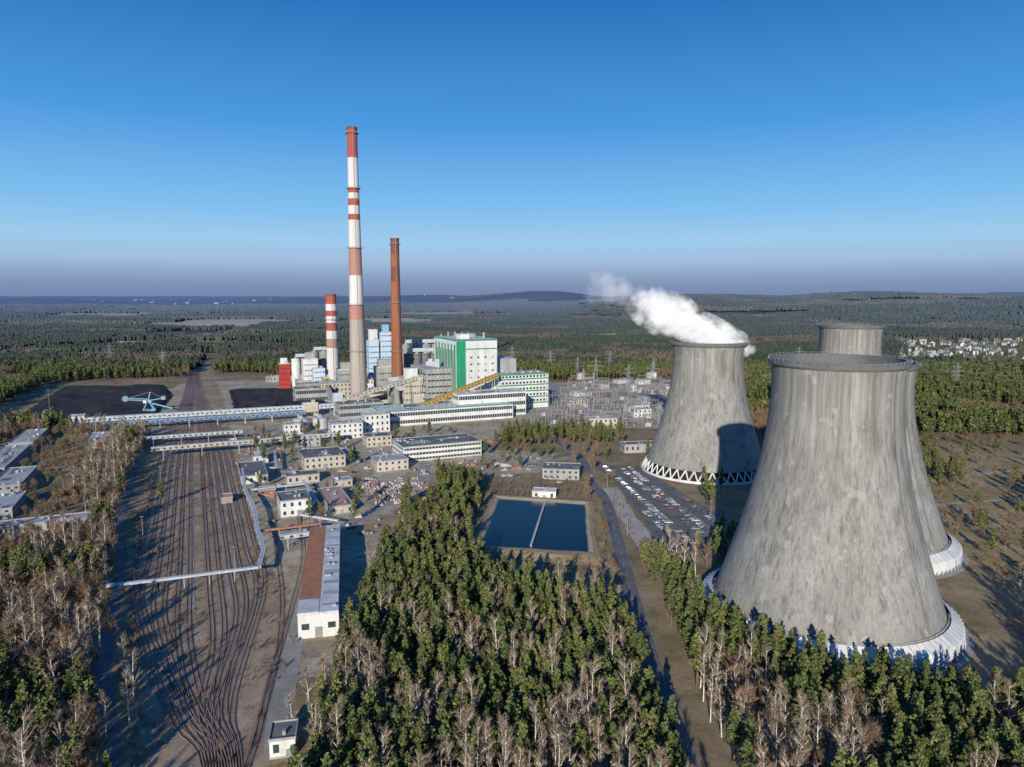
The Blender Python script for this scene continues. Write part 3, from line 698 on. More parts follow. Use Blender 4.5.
# ------------------------------------------------------------------ pylons and substation
def pylon_mesh(H=34):
    mb=MB(); g='steel'; wb=3.2; lv=[(0,wb),(H*.3,wb*.66),(H*.55,wb*.42),(H*.75,wb*.3),(H,.15)]
    for (z0,a),(z1,b) in zip(lv,lv[1:]):
        c0=[(-a,-a),(a,-a),(a,a),(-a,a)];c1=[(-b,-b),(b,-b),(b,b),(-b,b)]
        for k in range(4):
            p=(*c0[k],z0);q=(*c1[k],z1);mb.beam(p,q,.24,.24,g); mb.beam((*c0[k],z0),(*c1[(k+1)%4],z1),.12,.12,g); mb.beam((*c0[(k+1)%4],z0),(*c1[k],z1),.12,.12,g)
    for z,w in((H*.55,6.5),(H*.7,8.5),(H*.84,5.5)):
        for s in(-1,1):
            mb.beam((0,0,z+1.6),(s*w,0,z),.2,.2,g); mb.beam((0,0,z),(s*w,0,z),.22,.22,g); mb.beam((s*w,0,z),(s*w,0,z-1.8),.2,.2,'brick_red')
    return mb.mesh('pylon')
PM=pylon_mesh()
def put(name,me,x,y,z=0,rot=0,s=1,col=None):
    o=bpy.data.objects.new(name,me); o.location=(x,y,z); o.rotation_euler=(0,0,rot); o.scale=(s,s,s); (col or COL).objects.link(o); return o
PY=[(95,1040),(150,1100),(210,1060),(260,900),(330,860),(280,1150),(420,980),(560,900),(700,860),(60,1120),(0,1180),(-80,1250),(350,1300),(500,1250),(-560,1150),(-700,1250),(640,1180),(185,940),(240,1010),(80,800),(140,860),(110,940)]
for x,y in PY: put('lattice_pylon',PM,x,y,hz(x,y),R.uniform(-.4,.4)+.3,R.uniform(.9,1.2)); EXC.append((x,y,12))
def wires(L,name):
    mb=MB()
    for (a,b) in zip(L,L[1:]):
        for o,z in((-8,26),(8,26),(-6,20),(6,20),(0,36)):
            pr=None
            for k in range(9):
                t=k/8; p=(a[0]+(b[0]-a[0])*t,a[1]+(b[1]-a[1])*t+o,z-10*4*t*(1-t)*.5)
                if pr: mb.beam(pr,p,.08,.08,'steel',3)
                pr=p
    mb.obj(name)
wires([(210,1060),(260,900),(330,860),(420,980),(560,900),(700,860)],'power_lines'); wires([(95,1040),(0,1180),(-80,1250)],'power_lines')
def substation():
    gm=MB(); g='grid_steel'
    def portal(x,y,w,h):
        for xx in(x,x+w):
            for s in(-.6,.6): gm.beam((xx+s,y,0),(xx,y,h),.25,.25,g)
            gm.beam((xx,y,h),(xx,y,h+3),.15,.15,g)
        gm.beam((x,y,h),(x+w,y,h),.45,.2,g); gm.beam((x,y,h-1),(x+w,y,h-1),.3,.2,g)
        n=int(w/2)
        for i in range(n): gm.beam((x+i*2,y,h-1),(x+i*2+2,y,h),.15,.15,g)
        for k in(.2,.5,.8): gm.beam((x+w*k,y,h-1),(x+w*k,y,h-3.2),.25,.25,'brick_red')
    for j in range(16):
        y=j*21
        for i in range(-2,int(6+ j*.25)):
            x=i*17+R.uniform(-1,1)+j*1.2
            if R.random()<.22: continue
            portal(x,y+R.uniform(-3,3),14,R.choice([9,11,12,14]))
            for k in range(5):
                a=x+R.uniform(1,13);b=y+R.uniform(3,16)
                gm.beam((a,b,0),(a,b,2.6),.4,.4,'gray_wall'); gm.cyl(a,b,2.6,.3,.2,2.4,6,R.choice(['brick_red','steel','grid_steel']))
            if R.random()<.25:
                gm.box(x+6,y+9,.3,4.5,3,3.5,'galvanised'); 
                for q in(-1.5,0,1.5): gm.cyl(x+6+q,y+9,3.8,.25,.15,1.8,6,'brick_red')
            for k in(.2,.5,.8): gm.beam((x+14*k,y,8),(x+14*k,y+21,8),.12,.12,'steel',3)
    gm.obj('electrical_substation',(50,655,.08),math.radians(-9))
substation()
# ------------------------------------------------------------------ pond
def pond():
    C=[(-8,413),(42,401),(36,324),(-15,333)]
    cx=sum(p[0] for p in C)/4;cy=sum(p[1] for p in C)/4
    def ringp(k,z,j=0):
        P=[]
        for i in range(4):
            a=Vector(C[i]);b=Vector(C[(i+1)%4])
            for t in range(8):
                p=a.lerp(b,t/8); d=(p-Vector((cx,cy))).normalized(); rr=noise.noise(Vector((p.x/9,p.y/9,k)))*j
                P.append((cx+(p.x-cx)*k+d.x*rr,cy+(p.y-cy)*k+d.y*rr,z))
        return P
    mb=MB(); L=[ringp(1.34,.06,6),ringp(1.16,1.7,3),ringp(1.07,1.8,1.5),ringp(1.01,1.2,.8),ringp(.96,.6,.8)]
    for a,b,m in zip(L,L[1:],['dry_grass','bank_soil','path_sand','bank_soil']): mb.add(a+b,[(i,32+i,32+(i+1)%32,(i+1)%32) for i in range(32)],m)
    mb.obj('pond_embankment')
    w=MB(); w.add(ringp(1.005,.9),[tuple(range(31,-1,-1))],'pond_water'); w.obj('pond_water')
    p=MB(); 
    p.beam((19,403,1.9),(9,330,1.9),.9,.2,'light_roof')
    for k in range(14): 
        t=k/13; x=19-10*t;y=403-73*t
        for s in(-.35,.35): p.beam((x+s,y,.3),(x+s,y,2.8),.12,.12,'pale_steel')
    for s in(-.42,.42): p.beam((19+s,403,2.8),(9+s,330,2.8),.08,.08,'pale_steel')
    p.obj('pond_walkway')
    EXP.append([(x,y) for x,y,z in ringp(1.16,0)])
pond()
# ------------------------------------------------------------------ cars
def car_mesh():
    mb=MB(); p='car_paint'
    prof=[(-2.15,.35),(-2.2,.75),(-2.05,.95),(-1.1,1.0),(-.0,1.0),(1.2,.96),(2.0,.78),(2.15,.55),(2.1,.3)]
    w=.86; n=len(prof); vs=[(x,-w,z) for x,z in prof]+[(x,w,z) for x,z in prof]
    mb.add(vs,[(i,n+i,n+i+1,i+1) for i in range(n-1)]+[tuple(range(n-1,-1,-1))[::-1],tuple(range(2*n-1,n-1,-1)),(n-1,2*n-1,n,0)],p)
    cab=[(-1.9,.96,.8),(-1.35,1.42,.66),(.15,1.45,.66),(1.05,.96,.8)]
    vs=[(x,-ww,z) for x,z,ww in cab]+[(x,ww,z) for x,z,ww in cab]
    mb.add(vs,[(1,5,6,2)],p); mb.add(vs,[(0,4,5,1),(2,6,7,3),(0,1,2,3),(7,6,5,4)],'window_glass')
    for x in(-1.3,1.3):
        for s in(-1,1):
            vs=[]
            for yy in(s*.70,s*.90):
                for i in range(10): a=i*math.pi/5; vs.append((x+.32*math.cos(a),yy,.32+.32*math.sin(a)))
            mb.add(vs,[(i,(i+1)%10,10+(i+1)%10,10+i) for i in range(10)]+[tuple(range(10,20))],'tyre')
    for s in(-.6,.6): mb.box(2.08,s,.6,.12,.35,.15,'light_roof'); mb.box(-2.2,s,.7,.06,.3,.15,'red_paint')
    return mb.mesh('car')
CM=car_mesh(); mk=MB()
c,s=math.cos(math.radians(-8)),math.sin(math.radians(-8))
for r in range(9):
    for i in range(60):
        lx=6+r*8.2-18+ (0 if r%2 else 2.4); ly=i*2.9-84
        x=80+lx*c-ly*.14; y=415+lx*s+ly*c
        if inpoly(x,y,P_PARK) and all(inpoly(x+a,y+b,P_PARK) for a,b in((4,0),(-4,0),(0,4),(0,-4))):
            mk.box(x,y+1.45,.076,5,.12,.004,'road_marking')
            if R.random()<.68: put('parked_car',CM,x+R.uniform(-.3,.3),y,.08,math.radians(-6)+(math.pi if R.random()<.4 else 0)+R.uniform(-.04,.04))
mk.obj('parking_bay_markings')
for x,y,a in((-118,470,1),(-108,478,2),(-60,500,.4),(-52,503,.4),(-150,440,2),(47,300,1.57),(53,470,1.57),(20,455,0),(30,452,0),(-95,455,1.2),(-82,330,1.9),(-84,300,1.9)): put('parked_car',CM,x,y,.08,a)
# ------------------------------------------------------------------ vegetation
def leafq(mb,p,n,s,mt):
    n=n.normalized(); a=n.orthogonal().normalized(); b=n.cross(a); th=R.uniform(0,6.28)
    a,b=a*math.cos(th)+b*math.sin(th),b*math.cos(th)-a*math.sin(th)
    mb.add([p+a*s+b*s*.15,p+b*s*R.uniform(.6,1),p-a*s*R.uniform(.7,1),p-b*s*R.uniform(.5,1)],[(0,1,2,3)],mt)
def pine(seed,H,Rr,n,size):
    global R; sv=R; R=random.Random(seed); mb=MB()
    bx,by=R.uniform(-.5,.5),R.uniform(-.5,.5)
    pr=(0,0,0)
    for k in range(1,7):
        t=k/6; q=(bx*t*t,by*t*t,H*.96*t); mb.beam(pr,q,.42*(1-t*.8),.42*(1-t*.8),'trunk_pine'); pr=q
    base=R.uniform(.25,.40); ph=R.uniform(0,6.28)
    br=[]
    for k in range(34):
        t=base+(1-base)*(k/34)*.985; a=ph+k*2.4+R.uniform(-.4,.4); uu=(t-base)/(1-base)
        L=Rr*(min(1,(1-uu)**.8*1.15+.05))*(.65 if uu<.12 else 1)*R.uniform(.55,1.25)
        p0=Vector((bx*t*t,by*t*t,H*t)); p1=p0+Vector((math.cos(a)*L,math.sin(a)*L,L*R.uniform(.15,.5)))
        mb.beam(p0,p1,.12,.12,'trunk_pine',3); br.append((p0,p1,L))
    tot=sum(b[2]+.4 for b in br)
    for p0,p1,L in br:
        m=int(n*(L+.4)/tot)
        for i in range(m):
            t=R.uniform(.25,1.05)**.8; spr=.20*L+.14
            p=p0.lerp(p1,t)+Vector((R.gauss(0,spr*.6),R.gauss(0,spr*.6),R.gauss(.1,.3)))
            out=Vector((p.x,p.y,0)); nn=out*.25+Vector((R.gauss(0,.5),R.gauss(0,.5),R.uniform(.1,1.1)))
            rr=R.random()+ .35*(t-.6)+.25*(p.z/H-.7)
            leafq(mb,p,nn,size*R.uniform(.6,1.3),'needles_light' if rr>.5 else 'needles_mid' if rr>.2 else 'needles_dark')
    R=sv; return mb.mesh('pine_tree')
def bare(seed,H,Rr,n,trunk,twig,th=.05):
    global R; sv=R; R=random.Random(seed); mb=MB(); 
    segs=[]; pr=Vector((0,0,0)); d=Vector((R.uniform(-.06,.06),R.uniform(-.06,.06),1))
    for k in range(7):
        q=pr+d*(H*.9/7)+Vector((R.gauss(0,.12),R.gauss(0,.12),0)); w=.36*(1-k/8); mb.beam(pr,q,w,w,trunk); segs.append((pr,q)); pr=q
    limbs=[]
    for k in range(22):
        t=R.uniform(.28,.97); i=min(6,int(t*7)); p=segs[i][0].lerp(segs[i][1],t*7-i); a=R.uniform(0,6.28); L=Rr*(1.15-t*.75)*R.uniform(.7,1.2)
        q=p+Vector((math.cos(a)*L*.75,math.sin(a)*L*.75,L*R.uniform(.6,1.2))); mb.beam(p,q,.11,.11,trunk if k%2 else twig,3); limbs.append((p,q))
    limbs+=[(segs[-2][0],segs[-1][1])]
    for k in range(n):
        a,b=R.choice(limbs); p=a.lerp(b,R.uniform(.25,1)); L=R.uniform(.5,1.7)*Rr/3.2
        dd=((b-a).normalized()*.7+Vector((R.gauss(0,.6),R.gauss(0,.6),R.uniform(-.1,.8)))).normalized()
        q=p+dd*L; sd=Vector((R.gauss(0,1),R.gauss(0,1),R.gauss(0,1))).cross(dd).normalized()*th*R.uniform(.6,1.5)
        mb.add([p-sd,p+sd,q],[(0,1,2)],twig)
    R=sv; return mb.mesh('bare_tree')
def mkcol(name,meshes):
    cl=bpy.data.collections.new(name)
    for i,m in enumerate(meshes):
        o=bpy.data.objects.new('%s_%02d'%(name,i),m); cl.objects.link(o)
    return cl
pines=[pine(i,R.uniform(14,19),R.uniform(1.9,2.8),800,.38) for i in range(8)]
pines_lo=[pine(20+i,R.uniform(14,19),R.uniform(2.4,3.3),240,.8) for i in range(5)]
birches=[bare(40+i,R.uniform(15,19),R.uniform(2.6,3.6),600,'trunk_birch','twig_pale') for i in range(5)]
bares=[bare(60+i,R.uniform(8,13),R.uniform(3,4.2),800,'trunk_bare','twig') for i in range(5)]
CP=mkcol('pine_variants',pines); CPL=mkcol('pine_far_variants',pines_lo); CB=mkcol('birch_variants',birches); CR=mkcol('bare_variants',bares)
def group(col):
    ng=bpy.data.node_groups.new('scatter_'+col.name,'GeometryNodeTree')
    ng.interface.new_socket('Geometry',in_out='INPUT',socket_type='NodeSocketGeometry'); ng.interface.new_socket('Geometry',in_out='OUTPUT',socket_type='NodeSocketGeometry')
    gi=ng.nodes.new('NodeGroupInput');go=ng.nodes.new('NodeGroupOutput'); ip=ng.nodes.new('GeometryNodeInstanceOnPoints'); ci=ng.nodes.new('GeometryNodeCollectionInfo')
    ci.inputs['Collection'].default_value=col; ci.inputs['Separate Children'].default_value=True; ci.inputs['Reset Children'].default_value=True
    def na(n,t):
        q=ng.nodes.new('GeometryNodeInputNamedAttribute'); q.data_type=t; q.inputs['Name'].default_value=n; return q.outputs['Attribute']
    L=ng.links.new; L(gi.outputs[0],ip.inputs['Points']); L(ci.outputs[0],ip.inputs['Instance']); ip.inputs['Pick Instance'].default_value=True
    L(na('vi','INT'),ip.inputs['Instance Index'])
    cx=ng.nodes.new('ShaderNodeCombineXYZ'); L(na('rz','FLOAT'),cx.inputs[2]); L(cx.outputs[0],ip.inputs['Rotation'])
    L(na('sc','FLOAT_VECTOR'),ip.inputs['Scale']); L(ip.outputs[0],go.inputs[0]); return ng
def scatter(name,pts,col,smin=.8,smax=1.15):
    if not pts: return
    n=len(col.objects); me=bpy.data.meshes.new(name); me.from_pydata([(p[0],p[1],p[2]) for p in pts],[],[])
    a=me.attributes.new('vi','INT','POINT'); a.data.foreach_set('value',[R.randrange(n) for _ in pts])
    a=me.attributes.new('rz','FLOAT','POINT'); a.data.foreach_set('value',[R.uniform(0,6.28) for _ in pts])
    a=me.attributes.new('sc','FLOAT_VECTOR','POINT'); fl=[]
    for _ in pts:
        s=R.uniform(smin,smax); fl+=[s*R.uniform(.85,1.15),s*R.uniform(.85,1.15),s*R.uniform(.85,1.12)]
    a.data.foreach_set('vector',fl)
    o=bpy.data.objects.new(name,me); COL.objects.link(o); md=o.modifiers.new('scatter','NODES'); md.node_group=group(col); return o
CELL={}
for q in EXC: CELL.setdefault((int(q[0]//60),int(q[1]//60)),[]).append(q)
BB=[(min(p[0] for p in P),max(p[0] for p in P),min(p[1] for p in P),max(p[1] for p in P),P) for P in EXP]
def blocked(x,y):
    for i in(-1,0,1):
        for j in(-1,0,1):
            for q in CELL.get((int(x//60)+i,int(y//60)+j),()):
                if (x-q[0])**2+(y-q[1])**2<q[2]**2: return True
    for a,b,c_,d,P in BB:
        if a<x<b and c_<y<d and inpoly(x,y,P): return True
    return False
def fill(P,sp,chk=True):
    out=[]; xs=[p[0] for p in P];ys=[p[1] for p in P]; y=min(ys)
    while y<max(ys):
        x=min(xs)
        while x<max(xs):
            a=x+R.uniform(-.48,.48)*sp;b=y+R.uniform(-.48,.48)*sp
            if inpoly(a,b,P) and not(chk and blocked(a,b)): out.append((a,b,hz(a,b)))
            x+=sp
        y+=sp
    return out
def nz(x,y,s,o=0): return noise.noise(Vector((x/s,y/s,o)))
Pn=[];Bi=[];Br=[];Pl=[];Sc=[]
for p in fill([(-60,318),(-45,332),(-25,325),(-6,288),(20,266),(40,258),(42,110),(-46,110),(-52,171),(-58,235)],3.5):
    q=nz(p[0],p[1],24,1)
    if p[1]<190: q+=.12
    if p[0]>10: q+=.12
    if p[0]<-28 and p[1]<205: q+=.26
    if q>.26 and R.random()<.85: Bi.append(p) if R.random()<.75 else None
    elif R.random()<.93: Pn.append(p)
    if R.random()<.07: Bi.append(p)
for p in fill([(58,312),(72,310),(78,290),(72,255),(80,228),(100,212),(130,200),(165,200),(178,225),(190,262),(225,272),(300,300),(330,300),(300,110),(54,110)],3.9):
    q=nz(p[0],p[1],26,5)+ (.24 if p[0]>130 else .02)
    if q>.14: (Bi if R.random()<.55 else Br).append(p) if R.random()<.85 else None
    elif R.random()<.88: Pn.append(p)
HC=[(-405,470),(-352,440),(-262,330),(-215,340),(-210,365),(-255,400),(-290,480),(-330,590),(-400,620),(-430,540)]
for p in fill([(-86,110),(-100,171),(-128,216),(-157,276),(-180,320),(-214,380),(-274,517),(-312,620),(-560,640),(-520,520),(-300,300),(-190,110)],4.2):
    q=nz(p[0],p[1],34,9)- (.18 if p[1]>270 else .02)
    if inpoly(p[0],p[1],HC):
        if R.random()<.85: continue
        Br.append(p); continue
    if q>.16 and R.random()<.8: Pn.append(p)
    elif R.random()<.88: (Br if R.random()<.72 else Bi).append(p)
for P,sp in (([(-62,366),(-25,352),(-20,440),(-36,462),(-48,450),(-46,400)],4),([(-25,560),(30,565),(95,575),(95,600),(60,615),(0,620)],6),([(84,300),(98,400),(118,430),(112,330),(92,285)],7),([(240,440),(290,440),(330,590),(270,600),(225,540)],6.5),([(262,300),(330,310),(350,430),(300,440)],9),([(-50,330),(-20,330),(-18,400),(-40,400)],6)):
    for p in fill(P,sp): (Pn if R.random()<.75 else Br).append(p)
for p in fill([(200,280),(420,300),(520,600),(230,600)],14):
    if R.random()<.55: (Br if R.random()<.7 else Pn).append(p)
for p in fill([(-90,200),(-55,200),(-62,380),(-40,470),(60,560),(100,640),(-280,640),(-215,520)],15):
    if R.random()<.6: (Br if R.random()<.6 else Pn).append(p)
for p in fill([(36,290),(70,300),(66,560),(44,560)],6):
    if R.random()<.5: Br.append(p)
for k in range(150):
    x,y=R.uniform(-230,40),R.uniform(340,640)
    if inpoly(x,y,[(-92,330),(-60,345),(-50,450),(20,480),(40,560),(0,620),(-250,625),(-215,530),(-150,400)]) and not any(inpoly(x,y,P) for P in BLD): (Pn if R.random()<.5 else Br).append((x,y,0))
for p in fill([(205,290),(430,300),(540,620),(220,620)],4.5,False):
    if nz(p[0],p[1],22,31)>.02 and R.random()<.7: Sc.append(p)
for p in fill([(-84,120),(-97,171),(-125,216),(-152,276),(-205,380),(-262,517),(-300,600),(-262,520),(-150,273),(-128,235),(-94,171)],2.2,False):
    if R.random()<.7: Sc.append(p)
for p in fill([(-60,171),(-72,230),(-95,285),(-135,360),(-200,520),(-262,660),(-300,660),(-150,273),(-100,171)],3.5,False):
    if nz(p[0],p[1],16,33)>.22: Sc.append(p)
for p in fill([(-26,300),(60,290),(66,470),(-30,470)],3.0,False):
    if not inpoly(p[0],p[1],[(-14,419),(48,406),(42,318),(-21,327)]) and abs(p[0]-53)>6 and R.random()<.6: Sc.append(p)
PLANT=[(-500,640),(-625,960),(-600,1010),(-420,1060),(-230,1060),(-60,1030),(60,1000),(235,1040),(245,960),(160,640)]
def midok(x,y): return not inpoly(x,y,PLANT) and not blocked(x,y)
VIL=[(660,1240),(960,1220),(1400,1850),(980,1850)]
y=600
while y<1150:
    x=-1.0*y-80
    while x<1.0*y+80:
        a,b=x+R.uniform(-3,3),y+R.uniform(-3,3)
        if midok(a,b) and (b>645 or a>160 or a<-400):
            q=nz(a,b,90,2)+.5*nz(a,b,30,4); pl=(Br if q>.20 else Pl)
            if not(nz(a,b,160,12)>.34) and R.random()<.94: pl.append((a,b,hz(a,b)))
        x+=6.2
    y+=6.2
scatter('pine_forest',Pn,CP,.68,1.12); scatter('birch_grove',Bi,CB,.78,1.18); scatter('bare_woodland',Br,CR,.65,1.2); scatter('pine_forest_belt',Pl,CPL,.75,1.15); scatter('scrub_bushes',Sc,CR,.10,.28)
for k,(x,y) in enumerate([(128,430),(122,445),(70,520),(100,520),(-55,340),(-20,480),(0,520),(205,480),(250,420),(285,380),(300,330),(235,350),(215,500),(-200,400)]):
    put('pine_tree',pines[k%7],x,y,0,k,R.uniform(.7,1))
for k,(x,y) in enumerate([(200,240),(193,232),(-52,200),(-54,250),(-108,190),(-112,200),(-122,215),(-110,182),(232,300),(262,350),(-57,190),(-60,184)]):
    put('birch_tree',birches[k%5],x,y,0,k,R.uniform(.8,1.1))
def block(seed,S,n,mats,hmin,hmax,rad):
    rr=random.Random(seed); mb=MB()
    for k in range(n):
        x,y=rr.uniform(-S/2,S/2),rr.uniform(-S/2,S/2); H=rr.uniform(hmin,hmax); r=rad*rr.uniform(.7,1.25); m=rr.choice(mats)
        vs=[];lv=[(.12,.75),(.5,1.0),(.8,.6)]
        for t,f in lv:
            for i in range(5):
                a=i*1.2566+rr.uniform(-.35,.35); q=r*f*rr.uniform(.7,1.25); vs.append((x+q*math.cos(a),y+q*math.sin(a),H*t*rr.uniform(.9,1.1)))
        vs.append((x,y,H)); fs=[]
        for j in(0,1):
            for i in range(5): fs.append((j*5+i,j*5+(i+1)%5,j*5+5+(i+1)%5,j*5+5+i))
        fs+=[(10+i,10+(i+1)%5,15) for i in range(5)]
        mb.add(vs,fs,m)
    return mb.mesh('forest_block')
CF1=mkcol('forest_block_near',[block(i,62,150,['far_green','far_green2','far_green2'],12,18,3.0) for i in range(5)])
CFb=mkcol('forest_block_bare',[block(10+i,62,140,['far_brown','far_brown','far_green2'],8,14,2.8) for i in range(3)])
CF2=mkcol('forest_block_far',[block(20+i,150,340,['far_green','far_green2','far_green2'],14,19,6.5) for i in range(4)])
CF2b=mkcol('forest_block_far_bare',[block(30+i,150,300,['far_brown','far_brown','far_green2'],10,15,6.5) for i in range(3)])
F1=[];Fb=[];F2=[];F2b=[]
FIELDS=[[(-1400,2550),(-900,2500),(-1000,3500),(-1500,3500)],[(-760,2900),(-330,2900),(-380,3600),(-800,3600)],[(-960,1690),(-640,1700),(-700,1860),(-1080,1860)],[(-1050,1380),(-760,1380),(-800,1450),(-1100,1450)],[(-560,2150),(-380,2150),(-400,2350),(-620,2350)],[(-2600,3900),(-1500,3900),(-1700,4800),(-3000,4800)],[(150,2000),(330,2000),(360,2150),(160,2150)],[(300,1320),(520,1330),(560,1400),(330,1400)],[(-800,4300),(-200,4300),(-200,4900),(-900,4900)],[(-900,2050),(-640,2050),(-680,2230),(-960,2230)]]
def field(P):
    xs=[p[0] for p in P];ys=[p[1] for p in P]; nx,ny=60,30; mb=MB(); idx={};vs=[];fs=[]
    for j in range(ny):
        for i in range(nx):
            x=min(xs)+(max(xs)-min(xs))*i/(nx-1);y=min(ys)+(max(ys)-min(ys))*j/(ny-1)
            if inpoly(x,y,P): idx[i,j]=len(vs); vs.append((x,y,hz(x,y)+2.0))
    for (i,j),a in idx.items():
        if (i+1,j) in idx and (i,j+1) in idx and (i+1,j+1) in idx: fs.append((a,idx[i+1,j],idx[i+1,j+1],idx[i,j+1]))
    if fs: mb.add(vs,fs,'farm_field'); mb.obj('farm_field')
for F in FIELDS: field(F)
y=1150
while y<2600:
    x=-1.0*y-100
    while x<1.0*y+100:
        a,b=x+R.uniform(-8,8),y+R.uniform(-8,8)
        if not inpoly(a,b,VIL) and not any(inpoly(a,b,F) for F in FIELDS) and not (abs(a+420+(b-1018)*.44)<45 and b<1500):
            q=nz(a,b*2,420,2)+.5*nz(a,b*2,120,21); c2=nz(a,b*2,400,8)
            if c2<.31: (Fb if q>.10 else F1).append((a,b,hz(a,b)-.5))
        x+=54
    y+=54
y=2600
while y<8200:
    x=-.95*y
    while x<.95*y:
        a,b=x+R.uniform(-20,20),y+R.uniform(-20,20)
        if not any(inpoly(a,b,F) for F in FIELDS):
            q=nz(a,b*2.5,1100,2)+.5*nz(a,b*2.5,350,22); c2=nz(a,b*2.5,900,8)
            if c2<.27: (F2b if q>.10 else F2).append((a,b,hz(a,b)-1))
        x+=122
    y+=122
scatter('distant_forest',F1,CF1,.95,1.1); scatter('distant_bare_forest',Fb,CFb,.95,1.1); scatter('far_forest',F2,CF2,.95,1.15); scatter('far_bare_forest',F2b,CF2b,.95,1.15)
def house(seed):
    rr=random.Random(seed); mb=MB(); w,d,h=rr.uniform(9,13),rr.uniform(8,11),rr.uniform(4.5,6.5)
    wl=rr.choice(['white_wall','cream_wall','gray_wall','gray_wall']); rf=rr.choice(['tile_roof','tile_roof','dark_roof','gray_roof','dark_roof'])
    mb.box(0,0,0,w,d,h,wl); rh=d*.42
    vs=[(-w/2-.5,-d/2-.5,h-.2),(w/2+.5,-d/2-.5,h-.2),(w/2+.5,d/2+.5,h-.2),(-w/2-.5,d/2+.5,h-.2),(-w/2-.5,0,h+rh),(w/2+.5,0,h+rh)]
    mb.add(vs,[(0,1,5,4),(2,3,4,5)],rf); mb.add(vs,[(1,2,5),(3,0,4)],wl); mb.box(w*.2,1,h+rh*.5,.8,.8,rh*.8,'brick_red')
    for i in(-1,1):
        for z in(1,3.6): mb.box(i*w*.28,-d/2-.03,z,1.3,.08,1.3,'window_glass'); mb.box(-w/2-.03,i*d*.25,z,.08,1.3,1.3,'window_glass')
    return mb.mesh('house')
CH=mkcol('house_variants',[house(i) for i in range(8)])
scatter('village_houses',[p for p in fill(VIL,30,False) if R.random()<.55 and nz(p[0],p[1],120,6)<.25],CH,.85,1.2)
scatter('village_trees',[p for p in fill(VIL,14,False) if R.random()<.5],CPL,.4,.8)
def town():
    mb=MB()
    for k in range(60):
        y=R.uniform(9500,16000); x=R.uniform(-.6,.1)*y; s=R.uniform(10,40)
        mb.box(x,y,hz(x,y),s*1.5,20,R.uniform(6,20),'gray_wall')
    mb.obj('distant_town')
town()
# ------------------------------------------------------------------ steam
def steam(name,loc,scl,roty,dens,thr,ns,em,edge=3.0):
    bpy.ops.mesh.primitive_ico_sphere_add(subdivisions=4,radius=1,location=loc,rotation=(0,roty,0)); o=bpy.context.object; o.scale=scl; o.name=name
    m=bpy.data.materials.new(name); m.use_nodes=True; nt=m.node_tree; nt.nodes.clear()
    out=nd(nt,'ShaderNodeOutputMaterial'); vs=nd(nt,'ShaderNodeVolumeScatter'); vs.inputs['Color'].default_value=(1,1,1,1); vs.inputs['Anisotropy'].default_value=-.40
    tc=nd(nt,'ShaderNodeTexCoord'); ln=nd(nt,'ShaderNodeVectorMath',operation='LENGTH'); nt.links.new(tc.outputs['Object'],ln.inputs[0])
    g=nd(nt,'ShaderNodeNewGeometry'); f=ntex(nt,g.outputs['Position'],ns,4,.62)
    a=nd(nt,'ShaderNodeMath',operation='MULTIPLY_ADD'); nt.links.new(f,a.inputs[0]); a.inputs[1].default_value=2.4; a.inputs[2].default_value=-1.2+thr
    b=nd(nt,'ShaderNodeMath',operation='SUBTRACT'); nt.links.new(a.outputs[0],b.inputs[0]); nt.links.new(ln.outputs['Value'],b.inputs[1])
    c_=nd(nt,'ShaderNodeMath',operation='MULTIPLY'); nt.links.new(b.outputs[0],c_.inputs[0]); c_.inputs[1].default_value=dens*edge; 
    d=nd(nt,'ShaderNodeMath',operation='MAXIMUM'); nt.links.new(c_.outputs[0],d.inputs[0]); d.inputs[1].default_value=0
    e=nd(nt,'ShaderNodeMath',operation='MINIMUM'); nt.links.new(d.outputs[0],e.inputs[0]); e.inputs[1].default_value=dens
    nt.links.new(e.outputs[0],vs.inputs['Density']); o.data.materials.append(m)
    # weak self-illumination stands in for light scattered many times inside the dense cloud
    ev=nd(nt,'ShaderNodeEmission'); ev.inputs['Color'].default_value=(.85,.92,1,1); mm=nd(nt,'ShaderNodeMath',operation='MULTIPLY'); nt.links.new(e.outputs[0],mm.inputs[0]); mm.inputs[1].default_value=em
    nt.links.new(mm.outputs[0],ev.inputs['Strength']); ad=nd(nt,'ShaderNodeAddShader'); nt.links.new(vs.outputs[0],ad.inputs[0]); nt.links.new(ev.outputs[0],ad.inputs[1]); nt.links.new(ad.outputs[0],out.inputs['Volume'])
steam('steam_plume',(125,486,97.5),(44,18,13),math.radians(21),.16,.86,.075,.24,1.6)
steam('steam_cloud',(102,482,108),(27,16,17),math.radians(20),.12,.90,.085,.24,1.4)
steam('steam_wisp',(70,480,122),(30,12,14),math.radians(18),.020,.80,.09,.25,1.5)
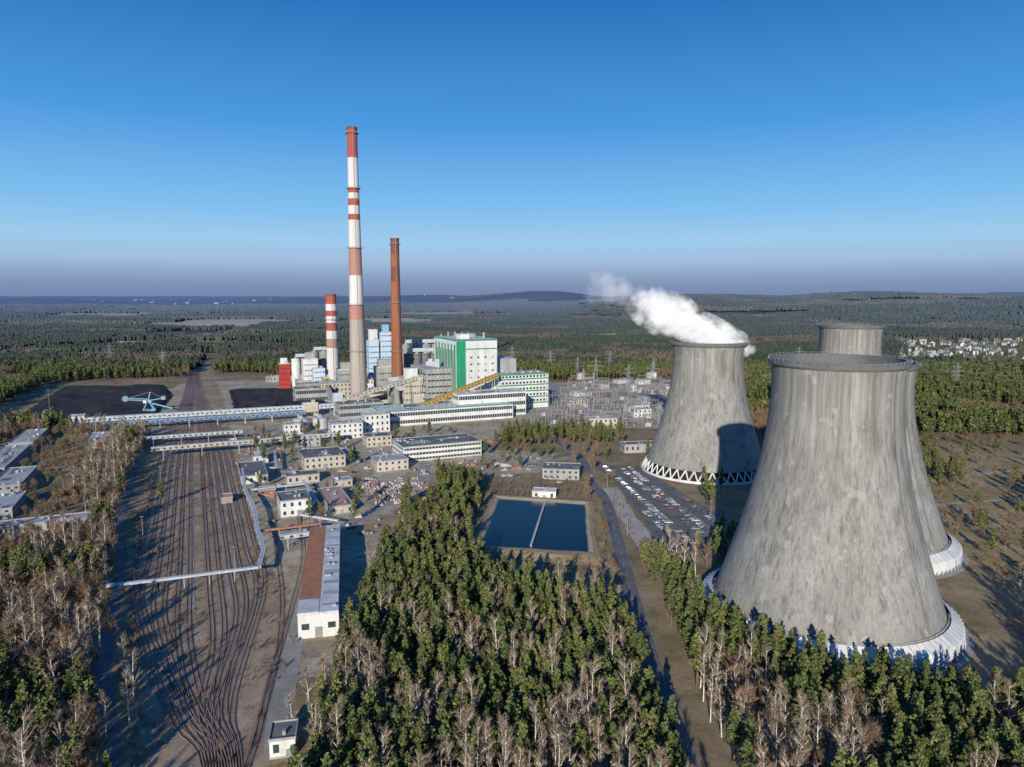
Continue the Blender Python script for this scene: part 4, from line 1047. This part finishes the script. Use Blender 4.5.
# ------------------------------------------------------------------ light, sky
EL,AZ=math.radians(18),math.radians(-11)
sd=Vector((-math.sin(AZ)*math.cos(EL),math.cos(AZ)*math.cos(EL),-math.sin(EL)))
sl=bpy.data.lights.new('sun','SUN'); sl.energy=5.0; sl.angle=math.radians(.5); sl.color=(1,.93,.81)
so=bpy.data.objects.new('sun',sl); so.rotation_euler=sd.to_track_quat('-Z','Y').to_euler(); COL.objects.link(so)
w=bpy.data.worlds.new('World'); sc.world=w; w.use_nodes=True; nt=w.node_tree; bg=nt.nodes['Background']
sky=nd(nt,'ShaderNodeTexSky',sky_type='NISHITA'); sky.sun_disc=False; sky.sun_elevation=EL; sky.sun_rotation=math.atan2(-sd.x,-sd.y); sky.air_density=1; sky.dust_density=.3; sky.ozone_density=3
tc=nd(nt,'ShaderNodeTexCoord'); sp=nd(nt,'ShaderNodeSeparateXYZ'); nt.links.new(tc.outputs['Generated'],sp.inputs[0])
dv=nd(nt,'ShaderNodeMath',operation='DIVIDE'); nt.links.new(sp.outputs[2],dv.inputs[0]); dv.inputs[1].default_value=.45; dv.use_clamp=True
air=ramp(nt,dv.outputs[0],[(0,(.165,.24,.42)),(.03,(.20,.28,.46)),(.06,(.26,.36,.56)),(.10,(.35,.51,.72)),(.16,(.34,.59,.84)),(.26,(.21,.51,.86)),(.48,(.07,.32,.75)),(.80,(.020,.16,.50)),(1,(.010,.11,.40))])
x10=nd(nt,'ShaderNodeVectorMath',operation='SCALE'); nt.links.new(air,x10.inputs[0]); x10.inputs['Scale'].default_value=10
mx=mixc(nt,.97,sky.outputs[0],x10.outputs[0]); nt.links.new(mx,bg.inputs['Color']); bg.inputs['Strength'].default_value=.1
# ------------------------------------------------------------------ camera
cd=bpy.data.cameras.new('camera'); cd.sensor_width=36; cd.lens=36*720/1024; cd.clip_end=120000; cd.clip_start=1
co=bpy.data.objects.new('camera',cd); co.location=(0,0,120); co.rotation_euler=(math.radians(83),0,0); COL.objects.link(co); sc.camera=co
sc.view_settings.view_transform='Standard'; sc.view_settings.look='None'; sc.view_settings.exposure=0
